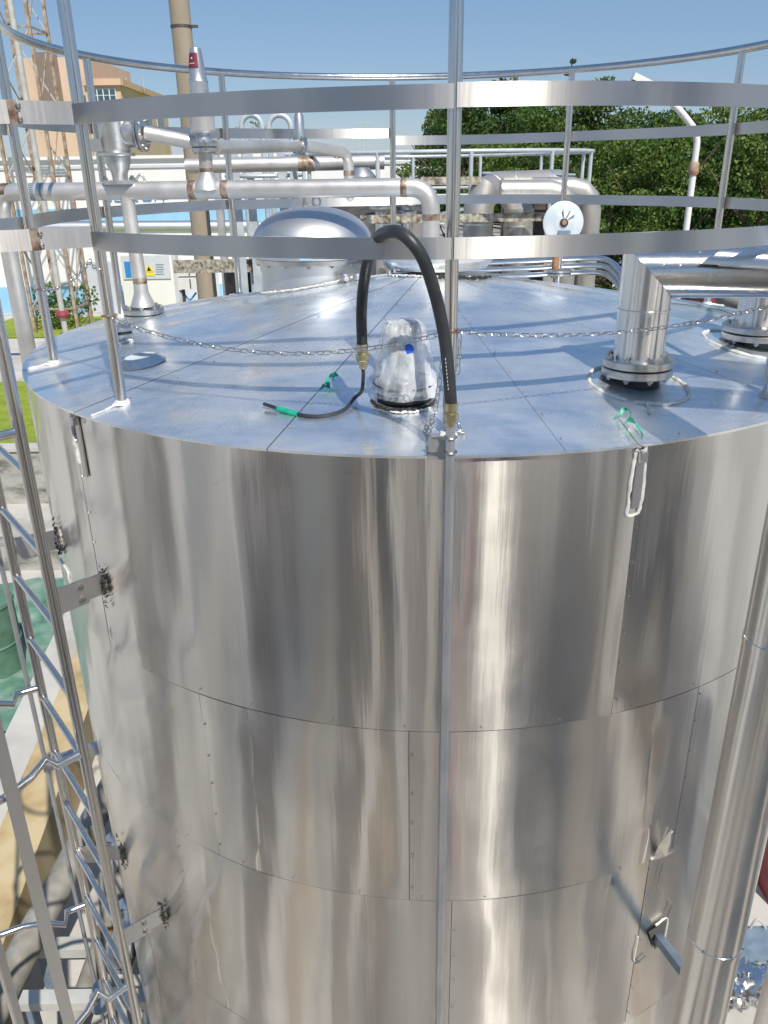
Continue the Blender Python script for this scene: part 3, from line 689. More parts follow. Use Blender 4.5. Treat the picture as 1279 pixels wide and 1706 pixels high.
m = MB(); m.tube([tz+Vector((.03+cos(t)*.02, 0, .02+sin(t)*.022)) for t in [2*pi*k/12 for k in range(12)]], .005, 6, closed=True); m.lathe(tz-Vector((.03, 0, .01)), [(.015, 0), (.015, .03), (.008, .032), (.008, .05)], 8); m.build('lifting_eye', M['bolt'], mh)
MB().tube(corner([mc+Vector((.29, -.05, .26)), mc+Vector((.39, -.08, .25)), mc+Vector((.41, -.09, .10)), mc+Vector((.36, -.1, .09))], .05), .009, 10).build('handle', M['tube'], mh)
for k in range(2):
    q = mc+Vector((.17+k*.06, -.26, .11)); MB().lathe(q, [(.022, 0), (.022, .03), (.012, .04)], 12, (.3, -1, 0)).build('clamp_knob', M['cast'], mh)
MB().box(mc+Vector((-.01, -.315, .21)), (.06, .004, .02)).build('sticker', M['bluepaint'], mh, smooth=False)
bead([roofp(mc.x+cos(t)*.285, mc.y+sin(t)*.285, .012) for t in [-2.9+k*.14 for k in range(20)]], .005, .8, mh)
# ------------------------------------------------------------------ pale process pipe
zp = -.083; rp_ = .0415
pipe = thing('process_pipe', 'long pale steel pipe running level across the back of the roof with brown welds', 'pipe', (CX, CY, ZR+HC))
A0 = Vector((.24, 3.99, zp)); A1 = Vector((-1.885, 4.30, zp)); Bq = Vector((0, 0, 0))
MB().tube(corner([(A0.x, A0.y, ZR+HC-.01), A0, A1, (A1.x, A1.y, G)], .105, 9), rp_, 24, caps=False).build('tube', M['pickled'], pipe)
pd = (A1-A0).normalized()
def weld(c, d, r, parent, wdt=.03):
    P = [c+d*(t-.5)*wdt for t in [k/5 for k in range(6)]]; MB().tube(P, [r*1.003, r*1.035, r*1.01, r*1.04, r*1.02, r*1.003], 24, caps=False).build('weld_bead', M['weld'], parent)
weld(A0+pd*.125, pd, rp_, pipe); weld(A0-Vector((0, 0, .13)), Vector((0, 0, 1)), rp_, pipe); weld(A0-Vector((0, 0, .285)), Vector((0, 0, 1)), rp_, pipe)
def on_pipe(px):
    best = min(range(400), key=lambda i: abs((lambda q: (q.x/q.y) - (ray(px, 315).x/ray(px, 315).y))(A0.lerp(A1, i/399)))); return A0.lerp(A1, best/399)
for px in (322, 376, 8): weld(on_pipe(px), pd, rp_, pipe, .035)
for px in (57, 72):
    q = on_pipe(px); MB().tube([q-pd*(.014 if px == 57 else .006), q+pd*(.014 if px == 57 else .006)], rp_*1.004, 24, caps=False).build('blue_band', M['steelblue'], pipe)
bp = A0.lerp(A1, 0); X = ray(213, 340).x/ray(213, 340).y
t = (X*A0.y-A0.x)/((A1.x-A0.x)-X*(A1.y-A0.y)); bp = A0.lerp(A1, t)
bq = Vector((bp.x+.01, bp.y, cone_z(bp.x, bp.y)))
br = thing('branch_pipe', 'pale pipe dropping to a bolted flange at the left of the roof', 'pipe', bq)
MB().tube([bp-Vector((0, 0, .02)), (bq.x, bq.y, bq.z+.17)], .034, 20).build('tube', M['pickled'], br)
MB().lathe((bq.x, bq.y, bq.z+.055), [(.062, 0), (.055, .02), (.036, .07), (.034, .12)], 24).build('reducer', M['pickled'], br)
weld(Vector((bq.x, bq.y, bq.z+.18)), Vector((0, 0, 1)), .034, br)
flange((bq.x, bq.y, bq.z-.01), .102, .026, br, 8, bs=1.1)
# valve on the pipe
q = on_pipe(203); vz = q.z+rp_
vv = thing('breather_valve', 'silver cast breather valve with side port standing on the level pale pipe', 'valve', (q.x, q.y, vz))
MB().lathe((q.x, q.y, vz-.012), [(.082, 0), (.082, .018)], 28).build('clamp_flange', M['cast'], vv)
MB().lathe((q.x, q.y, vz+.006), [(.035, 0), (.038, .03), (.058, .075), (.062, .105)], 28).build('hopper', M['cast'], vv)
MB().lathe((q.x, q.y, vz+.112), [(.082, 0), (.085, .008), (.085, .014)], 28).build('collar', M['cast'], vv)
MB().lathe((q.x, q.y, vz+.126), [(.06, 0), (.066, .01), (.064, .14), (.07, .15), (.072, .19), (.05, .2)], 32).build('body', M['cast'], vv)
MB().box((q.x-.085, q.y-.03, vz+.16), (.07, .06, .055)).build('side_box', M['cast'], vv, smooth=False)
MB().lathe((q.x+.05, q.y, vz+.21), [(.05, 0), (.062, .02), (.062, .05), (.04, .075)], 28, (1, -.1, 0)).build('side_port', M['cast'], vv)
t2 = flange((q.x+.118, q.y-.012, vz+.21), .082, .012, vv, 8, (1, -.1, 0), bs=.6)
for k in (-1, 1): inst('bolt', BOLT, vv, Matrix.Translation(Vector((q.x+k*.066, q.y-.03, vz+.006))) @ Matrix.Scale(1.5, 4))
MB().tube(spline([(q.x+.07, q.y, vz+.002), (q.x+.1, q.y, vz+.03), (q.x+.12, q.y, vz+.0)], 5), .006, 8).build('lever', M['cast'], vv)
vq = q.copy()
# relief valve stack
q = on_pipe(346); rv = thing('relief_valve', 'tall slim relief valve with maroon label at its tip beside the brown pole', 'valve', (q.x, q.y, q.z+rp_))
z0 = q.z
MB().lathe((q.x, q.y, z0+.0), [(.07, 0), (.06, .03), (.036, .06), (.032, .09)], 24).build('tee_neck', M['pickled'], rv)
weld(Vector((q.x, q.y, z0+.085)), Vector((0, 0, 1)), .033, rv, .02)
MB().lathe((q.x, q.y, z0+.09), [(.032, 0), (.032, .075)], 20).build('stub', M['dull'], rv)
t3 = flange((q.x, q.y, z0+.165), .062, .018, rv, 6, bs=.8)
MB().lathe((q.x, q.y, t3.z), [(.04, 0), (.035, .03), (.05, .045)], 24).build('bonnet', M['cast'], rv)
MB().lathe((q.x, q.y, t3.z+.04), [(.05, 0), (.058, .01), (.058, .09), (.046, .1)], 28).build('body', M['pickled'], rv)
MB().lathe((q.x, q.y, t3.z+.14), [(.043, 0), (.043, .11), (.045, .112), (.038, .135), (.037, .15), (.026, .235), (.023, .245)], 28).build('cap', M['cast'], rv)
MB().lathe((q.x, q.y, t3.z+.365), [(.0405, 0), (.0355, .035), (.029, .068)], 28, caps=False)
m = MB(); 
for i in range(7):
    a = radians(-165+i*16)
    for h, r in ((.305, .0385), (.365, .0290)): m.v.append(Vector((q.x+cos(a)*r, q.y+sin(a)*r, t3.z+h)))
m.f = [(2*i, 2*i+2, 2*i+3, 2*i+1) for i in range(6)]; m.build('maroon_label', M['printred'], rv)
m = MB()
for (i, h, s) in ((2, .322, .004), (3, .322, .004), (4, .322, .004), (3, .343, .007)):
    a = radians(-165+i*16); r = .0362 if h < .33 else .033; m.box((q.x+cos(a)*r, q.y+sin(a)*r, t3.z+h), (.002, .006, s), a)
m.build('label_marks', M['seal'], rv, smooth=False)
# pipe from breather valve to relief valve and on to the back
p0 = vq+Vector((.15, -.015, rp_+.21)); p1 = Vector((q.x+.0, q.y+.06, t3.z-.02)); 
xp = thing('vent_pipe', 'pale vent pipe linking the two valves and running back right to an elbow', 'pipe', p0)
MB().tube([p0, p1+Vector((-.0, 0, .01))], .032, 20).build('tube', M['pickled'], xp)
e1 = PY(500, 243, 5.4); e2 = PY(580, 255, 5.7)
MB().tube([p1+Vector((.04, 0, .0)), e1], .032, 20).build('tube', M['pickled'], xp)
MB().tube(corner([e1, e2, e2-Vector((0, 0, .28))], .08), .034, 20).build('elbow', M['pickled'], xp)
flange(e1-(e2-e1).normalized()*.02, .058, .014, xp, 6, (e2-e1), bs=.8)
MB().lathe(e1, [(.03, 0), (.03, .16), (.02, .18), (.018, .27), (.01, .3)], 16).build('spindle', M['cast'], xp)
weld(e2-Vector((0, 0, .12)), Vector((0, 0, 1)), .034, xp); weld(e2-Vector((.07, 0.01, -.0)), (e2-e1).normalized(), .034, xp, .02)
# ------------------------------------------------------------------ LADDER at left
lad = thing('cage_ladder', 'stainless caged ladder climbing the left side of the shiny tank', 'ladder', (LA.x, LA.y, G))
for L in (LA, LB): MB().tube([(L.x, L.y, G), (L.x, L.y, H3)], .0205 if L is LA else .0195, 20).build('rail', M['tube'], lad)
dl = (LA-LB); k = 0
for i in range(-2, 14):
    z = -1.52-.2985*(i)
    if z < G+.1: break
    if z > 0.1: continue
    pr_ = MB().tube([(LB.x, LB.y, z), (LA.x, LA.y, z)], .0135, 14).build('rung', M['tube'], lad)
    MB().tube([(LB.x+dl.x*t, LB.y+dl.y*t, z) for t in (.01, .035, .06)], [.017, .0165, .0138], 12).build('weld_bead', M['bolt'], pr_)
# brackets to the tank
for (L, wp) in ((LA, (175, 970)), (LA, (275, 1522)), (LB, (100, 897)), (LB, (207, 1422))):
    w_ = PW(*wp); a = ang(w_); rd = Vector((cos(a), sin(a), 0)); z = w_.z
    st_ = cyl(a, z, RT-.01); en = Vector((L.x, L.y, z)); mid = st_.lerp(en, .52)
    bk = MB().beam(st_, mid-(en-st_).normalized()*-.03, .006, .085).build('bracket', M['bar'], lad, smooth=False)
    nrm = rd.cross(Vector((0, 0, 1)))
    if nrm.y > 0: nrm = -nrm
    MB().beam(mid-(en-st_)*.12+nrm*.007, en+nrm*.007, .006, .10).build('bracket_plate', M['bar'], lad, smooth=False)
    for dz in (-.025, .025):
        inst('bolt', BOLT, bk, Matrix.Translation(mid+Vector((0, 0, dz))+nrm*.009) @ frame(nrm) @ Matrix.Scale(1.1, 4))
    m = MB(); rnd = random.Random(int(wp[0]))
    for i in range(90):
        zz = rnd.gauss(0, .04); tt = rnd.gauss(0, .010); p = cyl(a+tt/RT, z+zz, RT+.004+rnd.random()*.012); s = rnd.uniform(.005, .013)
        v3 = [Vector((rnd.uniform(-1, 1), rnd.uniform(-1, 1), rnd.uniform(-1, 1)))*s for _ in range(4)]
        m.add([p+v for v in v3], [(0, 1, 2), (0, 2, 3), (0, 3, 1), (1, 3, 2)])
    m.build('torn_lagging', M['charred'], tank, smooth=False, kind='stuff')
# cage hoops and straps: the cage hangs out away from the tank
rdir = Vector((-(LA-LB).y, (LA-LB).x, 0)).normalized()
mid_ = (LA+LB)/2
if (mid_+rdir-Vector((CX, CY, 0))).length < (mid_-Vector((CX, CY, 0))).length: rdir = -rdir
tdir = (LA-LB).normalized()
def hoop_pts(z):
    P = [LA+Vector((0, 0, z)), LA+rdir*.10+tdir*.015+Vector((0, 0, z))]
    c_ = mid_+rdir*.42
    for k in range(0, 19):
        t = radians(-52+k*(284/18)); P.append(c_+tdir*cos(t)*.36*1.0+rdir*sin(t)*.37+Vector((0, 0, z)))
    P += [LB+rdir*.10-tdir*.015+Vector((0, 0, z)), LB+Vector((0, 0, z))]
    return P
for z in (-.77, -2.07, -3.37, -4.67):
    MB().tube(hoop_pts(z), .0155, 14).build('cage_hoop', M['tube'], lad)
c_ = mid_+rdir*.42
for t in (-20, 30, 80, 130, 180):
    t = radians(t); p = c_+tdir*cos(t)*.385+rdir*sin(t)*.395; dn_ = (tdir*cos(t)+rdir*sin(t)).normalized()
    m = MB(); m.box((p.x, p.y, (G+1.2-.4)/2-.2), (.005, .05, -.4-(G+1.2)), atan2(dn_.y, dn_.x)); m.build('cage_strap', M['bar'], lad, smooth=False)
tc = PY(60, 1200, 3.6); cq = thing('thin_conduit', 'thin grey conduit standing behind the caged ladder', 'conduit', (tc.x, tc.y, G))
MB().tube([(tc.x, tc.y, G), (tc.x, tc.y, -.9)], .012, 12).build('tube', M['galv'], cq)
MB().beam((tc.x-.02, tc.y, -3.05), (tc.x+.5, tc.y+.3, -3.05), .05, .06).build('bracket', M['galv'], cq, smooth=False)
# ------------------------------------------------------------------ lower left yard
def wall_thing(name, p, q, h, th, m_, label, cat, z0=G, cap=None):
    t_ = thing(name, label, cat, ((p[0]+q[0])/2, (p[1]+q[1])/2, z0))
    MB().beam((p[0], p[1], z0+h/2), (q[0], q[1], z0+h/2), th, h).build('wall_face', M[m_], t_, smooth=False)
    if cap: MB().beam((p[0], p[1], z0+h+.03), (q[0], q[1], z0+h+.03), th+.08, .06).build('coping', M[cap], t_, smooth=False)
    return t_
wall_thing('bund_wall', (-13, 13.9), (-1.5, 13.9), 1.02, .25, 'oldconc', 'stained concrete bund wall in front of the green lawn', 'wall', cap='conc')
wall_thing('low_wall', (-3.62, 10.2), (-2.75, 2.2), .55, .38, 'ochre', 'low ochre painted wall slanting behind the ladder cage', 'wall')
MB().beam((-3.62-.42, 10.2, G+.2), (-2.75-.42, 2.2, G+.2), .42, .4).top('kerb', M['conc'], 'pale concrete ledge running along the ochre wall', 'kerb', smooth=False)
MB().beam((-8.5, 11.2, G+.22), (-2.5, 11.2, G+.22), .3, .44).top('concrete_beam', M['oldconc'], 'mossy grey concrete beam lying left of the tank', 'beam', smooth=False)
# tarpaulin
m = MB(); nx, ny = 46, 46
for i in range(nx+1):
    for j in range(ny+1):
        x = -7.4+3.5*i/nx; y = 7.0+3.6*j/ny; z = G+.06+abs(noise.noise((x*1.6, y*1.6, 3)))*.22+abs(noise.noise((x*5, y*4, 8)))*.07
        m.v.append(Vector((x+.35*noise.noise((y*.9, 1, 1))+(j/ny-.5)*.3, y+.3*noise.noise((x, 4, 1)), z)))
for i in range(nx):
    for j in range(ny): k = i*(ny+1)+j; m.f.append((k, k+ny+1, k+ny+2, k+1))
m.top('tarpaulin', M['tarp'], 'crumpled green tarpaulin lying on the ground left of the tank', 'tarpaulin', sharp=180)
q = PZ(-4, 1120, G); dr = thing('green_drum', 'green drum cut by the left edge of the photo', 'drum', q)
MB().lathe(q, [(.36, 0), (.36, .02), (.345, .03), (.345, .45), (.36, .47), (.345, .49), (.345, .95), (.36, .97), (.35, 1.0)], 36).build('barrel', M['greenpaint'], dr); MB().lathe(q+Vector((.15, 0, 1.0)), [(.04, 0), (.04, .03)], 12).build('bung', M['bolt'], dr)
def pipe_run(p, q, r, m_, label, bands=0, name='dusty_pipe'):
    p, q = Vector(p), Vector(q); t_ = thing(name, label, 'pipe', (p+q)/2)
    MB().tube([p, q], r, 20).build('tube', M[m_], t_)
    for i in range(bands):
        c = p.lerp(q, (i+.5)/bands); d = (q-p).normalized(); MB().tube([c-d*.02, c-d*.01, c+d*.01, c+d*.02], [r*1.01, r*1.08, r*1.08, r*1.01], 20).build('clamp_band', M['rust'], t_)
    return t_
pipe_run((-2.2, 7.2, G+.85), (-2.55, 2.2, G+.85), .105, 'dusty', 'thick dusty grey pipe slanting beside the ochre wall')
pipe_run((-2.1, 5.0, G+.5), (-2.05, 1.8, G+.5), .065, 'dusty', 'dusty pipe with rusty clamp bands below the ladder cage', 6)
pipe_run((-1.55, 5.2, G+.6), (-1.5, 1.5, G+.6), .075, 'dull', 'smooth beige pipe low down beside the tank foot', 2)
# frame under the ladder
z_ = PY(115, 1578, 4.1).z
fr = thing('pipe_support', 'low blue grey steel pipe support behind the ladder foot', 'support', (-1.9, 4.1, G))
for x in (-2.5, -1.35): MB().box((x, 4.1, (G+z_-.04)/2), (.06, .06, z_-.04-G)).build('leg', M['steelblue'], fr, smooth=False)
MB().box((-1.9, 4.1, z_), (1.3, .11, .08)).build('cross_beam', M['polegrey'], fr, smooth=False)
z_ = PY(150, 1665, 3.2).z
fr2 = thing('pipe_support', 'second low support in front of the first near the photo bottom', 'support', (-1.7, 3.2, G))
for x in (-2.1, -1.2): MB().box((x, 3.2, (G+z_-.03)/2), (.05, .05, z_-.03-G)).build('leg', M['steelblue'], fr2, smooth=False)
MB().box((-1.65, 3.2, z_), (1.0, .09, .06)).build('cross_beam', M['polegrey'], fr2, smooth=False)
def bluevalve(p, label):
    t_ = thing('blue_valve', label, 'valve', p); p = Vector(p)
    MB().lathe(p, [(.09, 0), (.09, .03)], 24, (-.6, -.5, .62)).build('flange_disc', M['steelblue'], t_)
    MB().lathe(p+Vector((-.6, -.5, .62))*-.12, [(.05, 0), (.055, .12)], 20, (-.6, -.5, .62)).build('body', M['tube'], t_)
    MB().lathe(p+Vector((-.6, -.5, .62))*.03, [(.02, 0), (.02, .05)], 10, (-.6, -.5, .62)).build('stem', M['bolt'], t_)
bluevalve(PY(190, 1408, 4.3), 'upper blue flanged valve behind the ladder bracket')
bluevalve(PY(212, 1520, 3.7), 'lower blue flanged valve beside the tank wall')
bluevalve(PY(172, 1660, 3.2), 'lowest blue valve low behind the ladder rail')
# clutter at the tank foot
for (px, py, Y, lab) in ((195, 1600, 3.3, 'grey motor casing behind the ladder foot'),):
    p = PY(px, py, Y); t_ = thing('motor', lab, 'motor', p); MB().lathe(p, [(.07, 0), (.08, .02), (.08, .2), (.06, .24)], 20, (0, 1, 0)).build('casing', M['cast'], t_); MB().box(p-Vector((0, -.1, .1)), (.14, .2, .03)).build('foot', M['cast'], t_, smooth=False)
# ------------------------------------------------------------------ lower right yard
p = PY(1285, 1660, 2.75)
t_ = thing('pale_pipe', 'pale vertical pipe at the lower right corner', 'pipe', (p.x, p.y, G)); MB().tube([(p.x, p.y, G), (p.x, p.y, -3.1)], .05, 20).build('tube', M['pickled'], t_)
MB().lathe((p.x, p.y, -3.12), [(.05, 0), (.055, .01), (.055, .03), (.03, .05)], 20).build('cap', M['pickled'], t_)
p = PZ(1232, 1640, G+.75)
m = MB(); n = 40; nn = 40
for i in range(nn):
    for k in range(n):
        a = 2*pi*k/n; r = .14*(1+.35*noise.noise((cos(a)*1.5, sin(a)*1.5, i*.2))+.16*noise.noise((cos(a)*4, sin(a)*4, i*.5)))*(.6+.4*sin(pi*(i+.5)/nn)); m.v.append(p+Vector(((i-nn/2)*.016, cos(a)*r, sin(a)*r)))
for i in range(nn-1):
    for k in range(n): m.f.append((i*n+k, i*n+(k+1) % n, i*n+n+(k+1) % n, i*n+n+k))
m.f += [tuple(range(n))[::-1], tuple((nn-1)*n+k for k in range(n))]
m.top('foil_bundle', M['foil'], 'crumpled shiny foil wrapped pipe at the lower right', 'foil wrap', sharp=25)
sk = thing('steel_stand', 'blue grey angle steel stand under the foil wrapped pipe', 'stand', (p.x, p.y, G))
MB().box((p.x+.1, p.y+.28, G+.72), (1.5, .3, .06)).build('top_plate', M['steelblue'], sk, smooth=False)
MB().box((p.x+.1, p.y-.28, G+.42), (1.5, .06, .06)).build('bar', M['steelblue'], sk, smooth=False)
MB().beam((p.x-.35, p.y-.28, G+.42), (p.x+.2, p.y-.3, G), .05, .05).build('brace', M['steelblue'], sk, smooth=False)
for x in (-.6, .8): MB().box((p.x+x, p.y+.25, G+.35), (.06, .06, .69)).build('leg', M['steelblue'], sk, smooth=False)
p = PZ(1276, 1572, G+.6); gg = thing('pressure_gauge', 'small black gauge with bent wire at the right edge', 'gauge', p)
MB().lathe(p, [(.075, 0), (.08, .01), (.08, .05), (.07, .06)], 20, (-.2, -1, .4)).build('dial', M['black'], gg); MB().tube(spline([p+Vector((-.0, 0, .1)), p+Vector((-.08, 0, .22)), p+Vector((-.13, 0, .18)), p+Vector((-.2, 0, -.3))], 6), .008, 8).build('wire', M['polegrey'], gg)
MB().lathe(p-Vector((0, 0, .2)), [(.03, 0), (.03, .15)], 10).build('stem', M['bolt'], gg)
p = PZ(1302, 1385, G+.5); rc = thing('red_machine', 'red and white machine housing cut by the right edge', 'machine', (p.x, p.y, G))
MB().box((p.x+.35, p.y+.3, G+.30), (1.0, 1.2, .6)).build('housing', M['red'], rc, smooth=False); MB().box((p.x+.35, p.y-.05, G+.64), (1.04, .2, .08)).build('white_stripe', M['white'], rc, smooth=False)
for k in range(4): MB().box((p.x+.35, p.y+.25+k*.16, G+.63), (.9, .08, .05)).build('vent_slat', M['steelblue'], rc, smooth=False)
# ------------------------------------------------------------------ BACKGROUND: white warehouse
WY = 36.0
def PWa(px, py): return PY(px, py, WY)
xl = -30; xr = PWa(790, 300).x; ztop = PWa(400, 262).z
wh = thing('warehouse', 'long low white warehouse with light blue base stripe behind the tank', 'building', ((xl+xr)/2, WY+5, G))
MB().box(((xl+xr)/2, WY+6, (G+ztop)/2), (xr-xl, 12, ztop-G)).build('wall', M['white'], wh, smooth=False)
MB().box(((xl+xr)/2, WY+6, ztop+.06), (xr-xl+.3, 12.3, .12)).build('parapet', M['white'], wh, smooth=False)
MB().box(((xl+xr)/2, WY-.03, PWa(400, 275).z), (xr-xl+.04, .06, .10)).build('cornice', M['signgrey'], wh, smooth=False)
MB().box(((xl+xr)/2, WY-.012, G+.55), (xr-xl-.02, .025, 1.1)).build('blue_base_stripe', M['bluepaint'], wh, smooth=False)
zz = PWa(60, 362).z; MB().box(((xl+xr)/2, WY-.012, zz), (xr-xl-.02, .025, .62)).build('blue_upper_stripe', M['bluepaint'], wh, smooth=False)
for px in (165, 335, 560): 
    q = PWa(px, 460); MB().box((q.x, WY-.03, G+1.05), (1.5, .06, 2.1)).build('door', M['signgrey'], wh, smooth=False)
try:
    cu_ = bpy.data.curves.new('wall_text', 'FONT'); cu_.body = '危废仓库'; cu_.size = .62; cu_.extrude = .01; cu_.align_x = 'CENTER'
    to = bpy.data.objects.new('wall_text', cu_); COL.objects.link(to); dg = bpy.context.evaluated_depsgraph_get(); me = bpy.data.meshes.new_from_object(to.evaluated_get(dg)); bpy.data.objects.remove(to)
    me.materials.clear(); me.materials.append(M['bluetext']); q = PWa(232, 334)
    inst('painted_lettering', me, wh, Matrix.Translation((q.x, WY-.03, q.z)) @ Matrix.Rotation(pi/2, 4, 'X'))
except Exception as ex: print('text', ex)
# sign cabin in front
sy = 34.5; q0, q1 = PY(208, 480, sy), PY(280, 424, sy)
sb = thing('sign_board', 'grey notice board with yellow warning triangle on a white hut', 'sign', ((q0.x+q1.x)/2, sy, G))
MB().box(((q0.x+q1.x)/2, sy+.5, (G+q1.z)/2), (q1.x-q0.x+.2, .9, q1.z-G)).build('hut', M['white'], sb, smooth=False)
zt_, zb_ = PY(240, 426, sy).z, PY(240, 465, sy).z
MB().box(((q0.x+q1.x)/2, sy+.02, (zt_+zb_)/2), (q1.x-q0.x, .04, zt_-zb_)).build('board', M['signgrey'], sb, smooth=False)
a_, b_ = PY(247, 440, sy-.02), PY(247, 453, sy-.02)
h = a_.z-b_.z; m = MB(); m.add([(a_.x-h*.62, sy-.02, b_.z), (a_.x+h*.62, sy-.02, b_.z), (a_.x, sy-.02, a_.z), (a_.x-h*.62, sy-.005, b_.z), (a_.x+h*.62, sy-.005, b_.z), (a_.x, sy-.005, a_.z)], [(0, 1, 2), (0, 3, 4, 1), (1, 4, 5, 2), (2, 5, 3, 0)])
m.build('warning_triangle', M['yellow'], sb, smooth=False)
m = MB(); m.add([(a_.x-h*.3, sy-.026, b_.z+h*.12), (a_.x+h*.3, sy-.026, b_.z+h*.12), (a_.x, sy-.026, b_.z+h*.7)], [(0, 1, 2)]); m.build('warning_symbol', M['black'], sb, smooth=False)
MB().box((a_.x, sy-.01, PY(247, 457, sy).z), (h*1.3, .02, .13)).build('yellow_caption', M['yellow'], sb, smooth=False)
q = PY(213, 449, sy); MB().box((q.x, sy-.01, q.z), (.24, .02, .62)).build('blue_panel', M['bluetext'], sb, smooth=False)
m = MB()
for k in range(5): q = PY(266, 441+k*4, sy); m.box((q.x, sy-.004, q.z), (.35-.05*(k % 2), .012, .03))
m.build('printed_lines', M['steelblue'], sb, smooth=False)
# cream control cabinet
cy_ = 18; q0, q1 = PY(300, 482, cy_), PY(337, 438, cy_)
cbn = thing('control_cabinet', 'cream control cabinets with blue valves below beside the brown pole', 'cabinet', ((q0.x+q1.x)/2, cy_, G))
hh = (q1.z-q0.z)/2
for k in range(2):
    d_ = MB().box(((q0.x+q1.x)/2, cy_, q0.z+hh*(k+.5)), (q1.x-q0.x, .3, hh*.9)).build('cabinet_box', M['box'], cbn, smooth=False)
    MB().box(((q0.x+q1.x)/2, cy_-.16, q0.z+hh*(k+.5)), (.02, .02, hh*.7)).build('door_gap', M['darksteel'], d_, smooth=False)
for s in (-.2, .2): MB().box(((q0.x+q1.x)/2+s, cy_, (q0.z+G)/2), (.06, .06, q0.z-G)).build('leg', M['darksteel'], cbn, smooth=False)
q = PY(308, 492, cy_); MB().tube(spline([q+Vector((-.1, 0, .1)), q, q+Vector((.1, 0, -.1)), q+Vector((.25, 0, .05))], 5), .02, 8).build('blue_pipework', M['bluetext'], cbn)
# silver pipe rack in front of the warehouse
ry = 24; q0, q1 = PY(90, 378, ry), PY(335, 379, ry)
t_ = thing('silver_main', 'long silver insulated main running level before the white warehouse', 'pipe', (q0+q1)/2)
MB().tube([q0-Vector((2.5, 0, 0)), q1+Vector((1.6, 0, 0))], .17, 24).build('tube', M['dome'], t_)
for px in (165, 290, 325): q = PY(px, 392, ry); MB().box((q.x, ry, (q.z+G)/2), (.07, .07, q.z-G)).build('leg', M['palesteel'], t_, smooth=False)
# orange apartment / factory block far left
ob = thing('orange_building', 'orange rendered factory block with white windows behind the rusty tower', 'building', (-33, 80, G))
oy = 78; A_ = PY(28, 97, oy); B_ = PY(150, 100, oy)
MB().box(((A_.x+B_.x)/2, oy+6, (A_.z+G)/2), (B_.x-A_.x, 12, A_.z-G)).build('tall_block', M['orange'], ob, smooth=False)
C_ = PY(205, 141, oy); D_ = PY(268, 160, oy+16)
m = MB(); x0 = B_.x-.5; zt2 = C_.z
pts = [(x0, oy-1), (C_.x, oy-1), (D_.x, oy+18), (x0, oy+18)]
m.add([(x, y, G) for x, y in pts]+[(x, y, zt2) for x, y in pts], [(0, 1, 5, 4), (1, 2, 6, 5), (2, 3, 7, 6), (3, 0, 4, 7), (4, 5, 6, 7)]); m.build('low_block', M['orange'], ob, smooth=False)
MB().box(((x0+C_.x)/2-.2, oy-1.1, zt2+.1), (C_.x-x0+.8, .5, .5)).build('roof_edge', M['orangetrim'], ob, smooth=False)
MB().beam((C_.x, oy-1, zt2+.1), (D_.x, oy+18, zt2+.1), .5, .5).build('roof_edge', M['orangetrim'], ob, smooth=False)
MB().box((B_.x+.1, oy-.1, A_.z-3.2), (.3, .25, 2)).build('duct', M['frame'], ob, smooth=False)
def window(c, wx, wz, parent, nb=4):
    f = MB().box(c, (wx, .12, wz)).build('window', M['frame'], parent, smooth=False)
    pw = wx/nb
    for k in range(nb):
        for r in range(2): MB().box((c[0]-wx/2+pw*(k+.5), c[1]-.07, c[2]+(r-.5)*wz*.48), (pw*.82, .04, wz*.4)).build('pane', M['glass'], f, smooth=False)
q = PY(173, 159, oy-1); window((q.x, oy-1.05, q.z), 2.1, 1.0, ob)
q = PY(168, 208, oy-1); window((q.x, oy-1.05, q.z), 1.2, 1.0, ob, 2)
q = PY(258, 206, oy+16)
q = PY(85, 145, oy); MB().box((q.x, oy-.05, q.z), (1.8, .14, 5.2)).build('recess', M['weld'], ob, smooth=False)
q = PY(37, 113, oy)
for k in range(3):
    e0 = Vector((C_.x, oy-1, 0)).lerp(Vector((D_.x, oy+18, 0)), .18+k*.3); q = Vector((e0.x, e0.y, zt2-2.2)); d_ = (Vector((D_.x, oy+18, 0))-Vector((C_.x, oy-1, 0))).normalized()
    f = MB().beam(q-d_*1.6, q+d_*1.6, .1, 1.3).build('window', M['frame'], ob, smooth=False)
    off_ = Vector((d_.y, -d_.x, 0))*.07; MB().beam(q-d_*1.45+off_, q+d_*1.45+off_, .04, 1.05).build('pane', M['glass'], f, smooth=False)
# rooftop antennas
for (px, lab) in ((240, 'thin rooftop antenna mast on the orange building'), (212, 'second thin rooftop mast left of the antenna')):
    q = PY(px, 150, 84); MB().tube([(q.x, 84, zt2), (q.x, 84, zt2+1.1)], .05, 6).top('roof_mast', M['palesteel'], lab, 'mast')
# rusty lattice tower
tw = thing('lattice_tower', 'rusty lattice steel tower with bracing at the far left', 'tower', (-11, 31.5, G))
def az_x(px, py, Y): return PY(px, py, Y).x
legs = [(az_x(57, 540, 31), 31.0), (az_x(128, 535, 31), 31.0), (az_x(98, 525, 32.6), 32.6), (az_x(152, 525, 32.6), 32.6)]
top_z = 12
for (x, y) in legs: MB().box((x, y, (G+top_z)/2), (.105, .105, top_z-G)).build('leg', M['rustpale'], tw, smooth=False)
zz = G+.9
while zz < top_z:
    for (i, j) in ((0, 1), (1, 3), (3, 2), (2, 0)):
        MB().beam((*legs[i], zz), (*legs[j], zz), .06, .06).build('cross_bar', M['rustpale'], tw, smooth=False)
        MB().beam((*legs[i], zz), (*legs[j], zz+2.3), .035, .045).build('brace', M['polegrey' if (i+j) % 2 else 'rustpale'], tw, smooth=False)
    zz += 2.3
q = PY(106, 535, 30); t_ = thing('grey_pole', 'tall pale grey pole with red collar beside the rusty tower', 'pole', (q.x, 30, G))
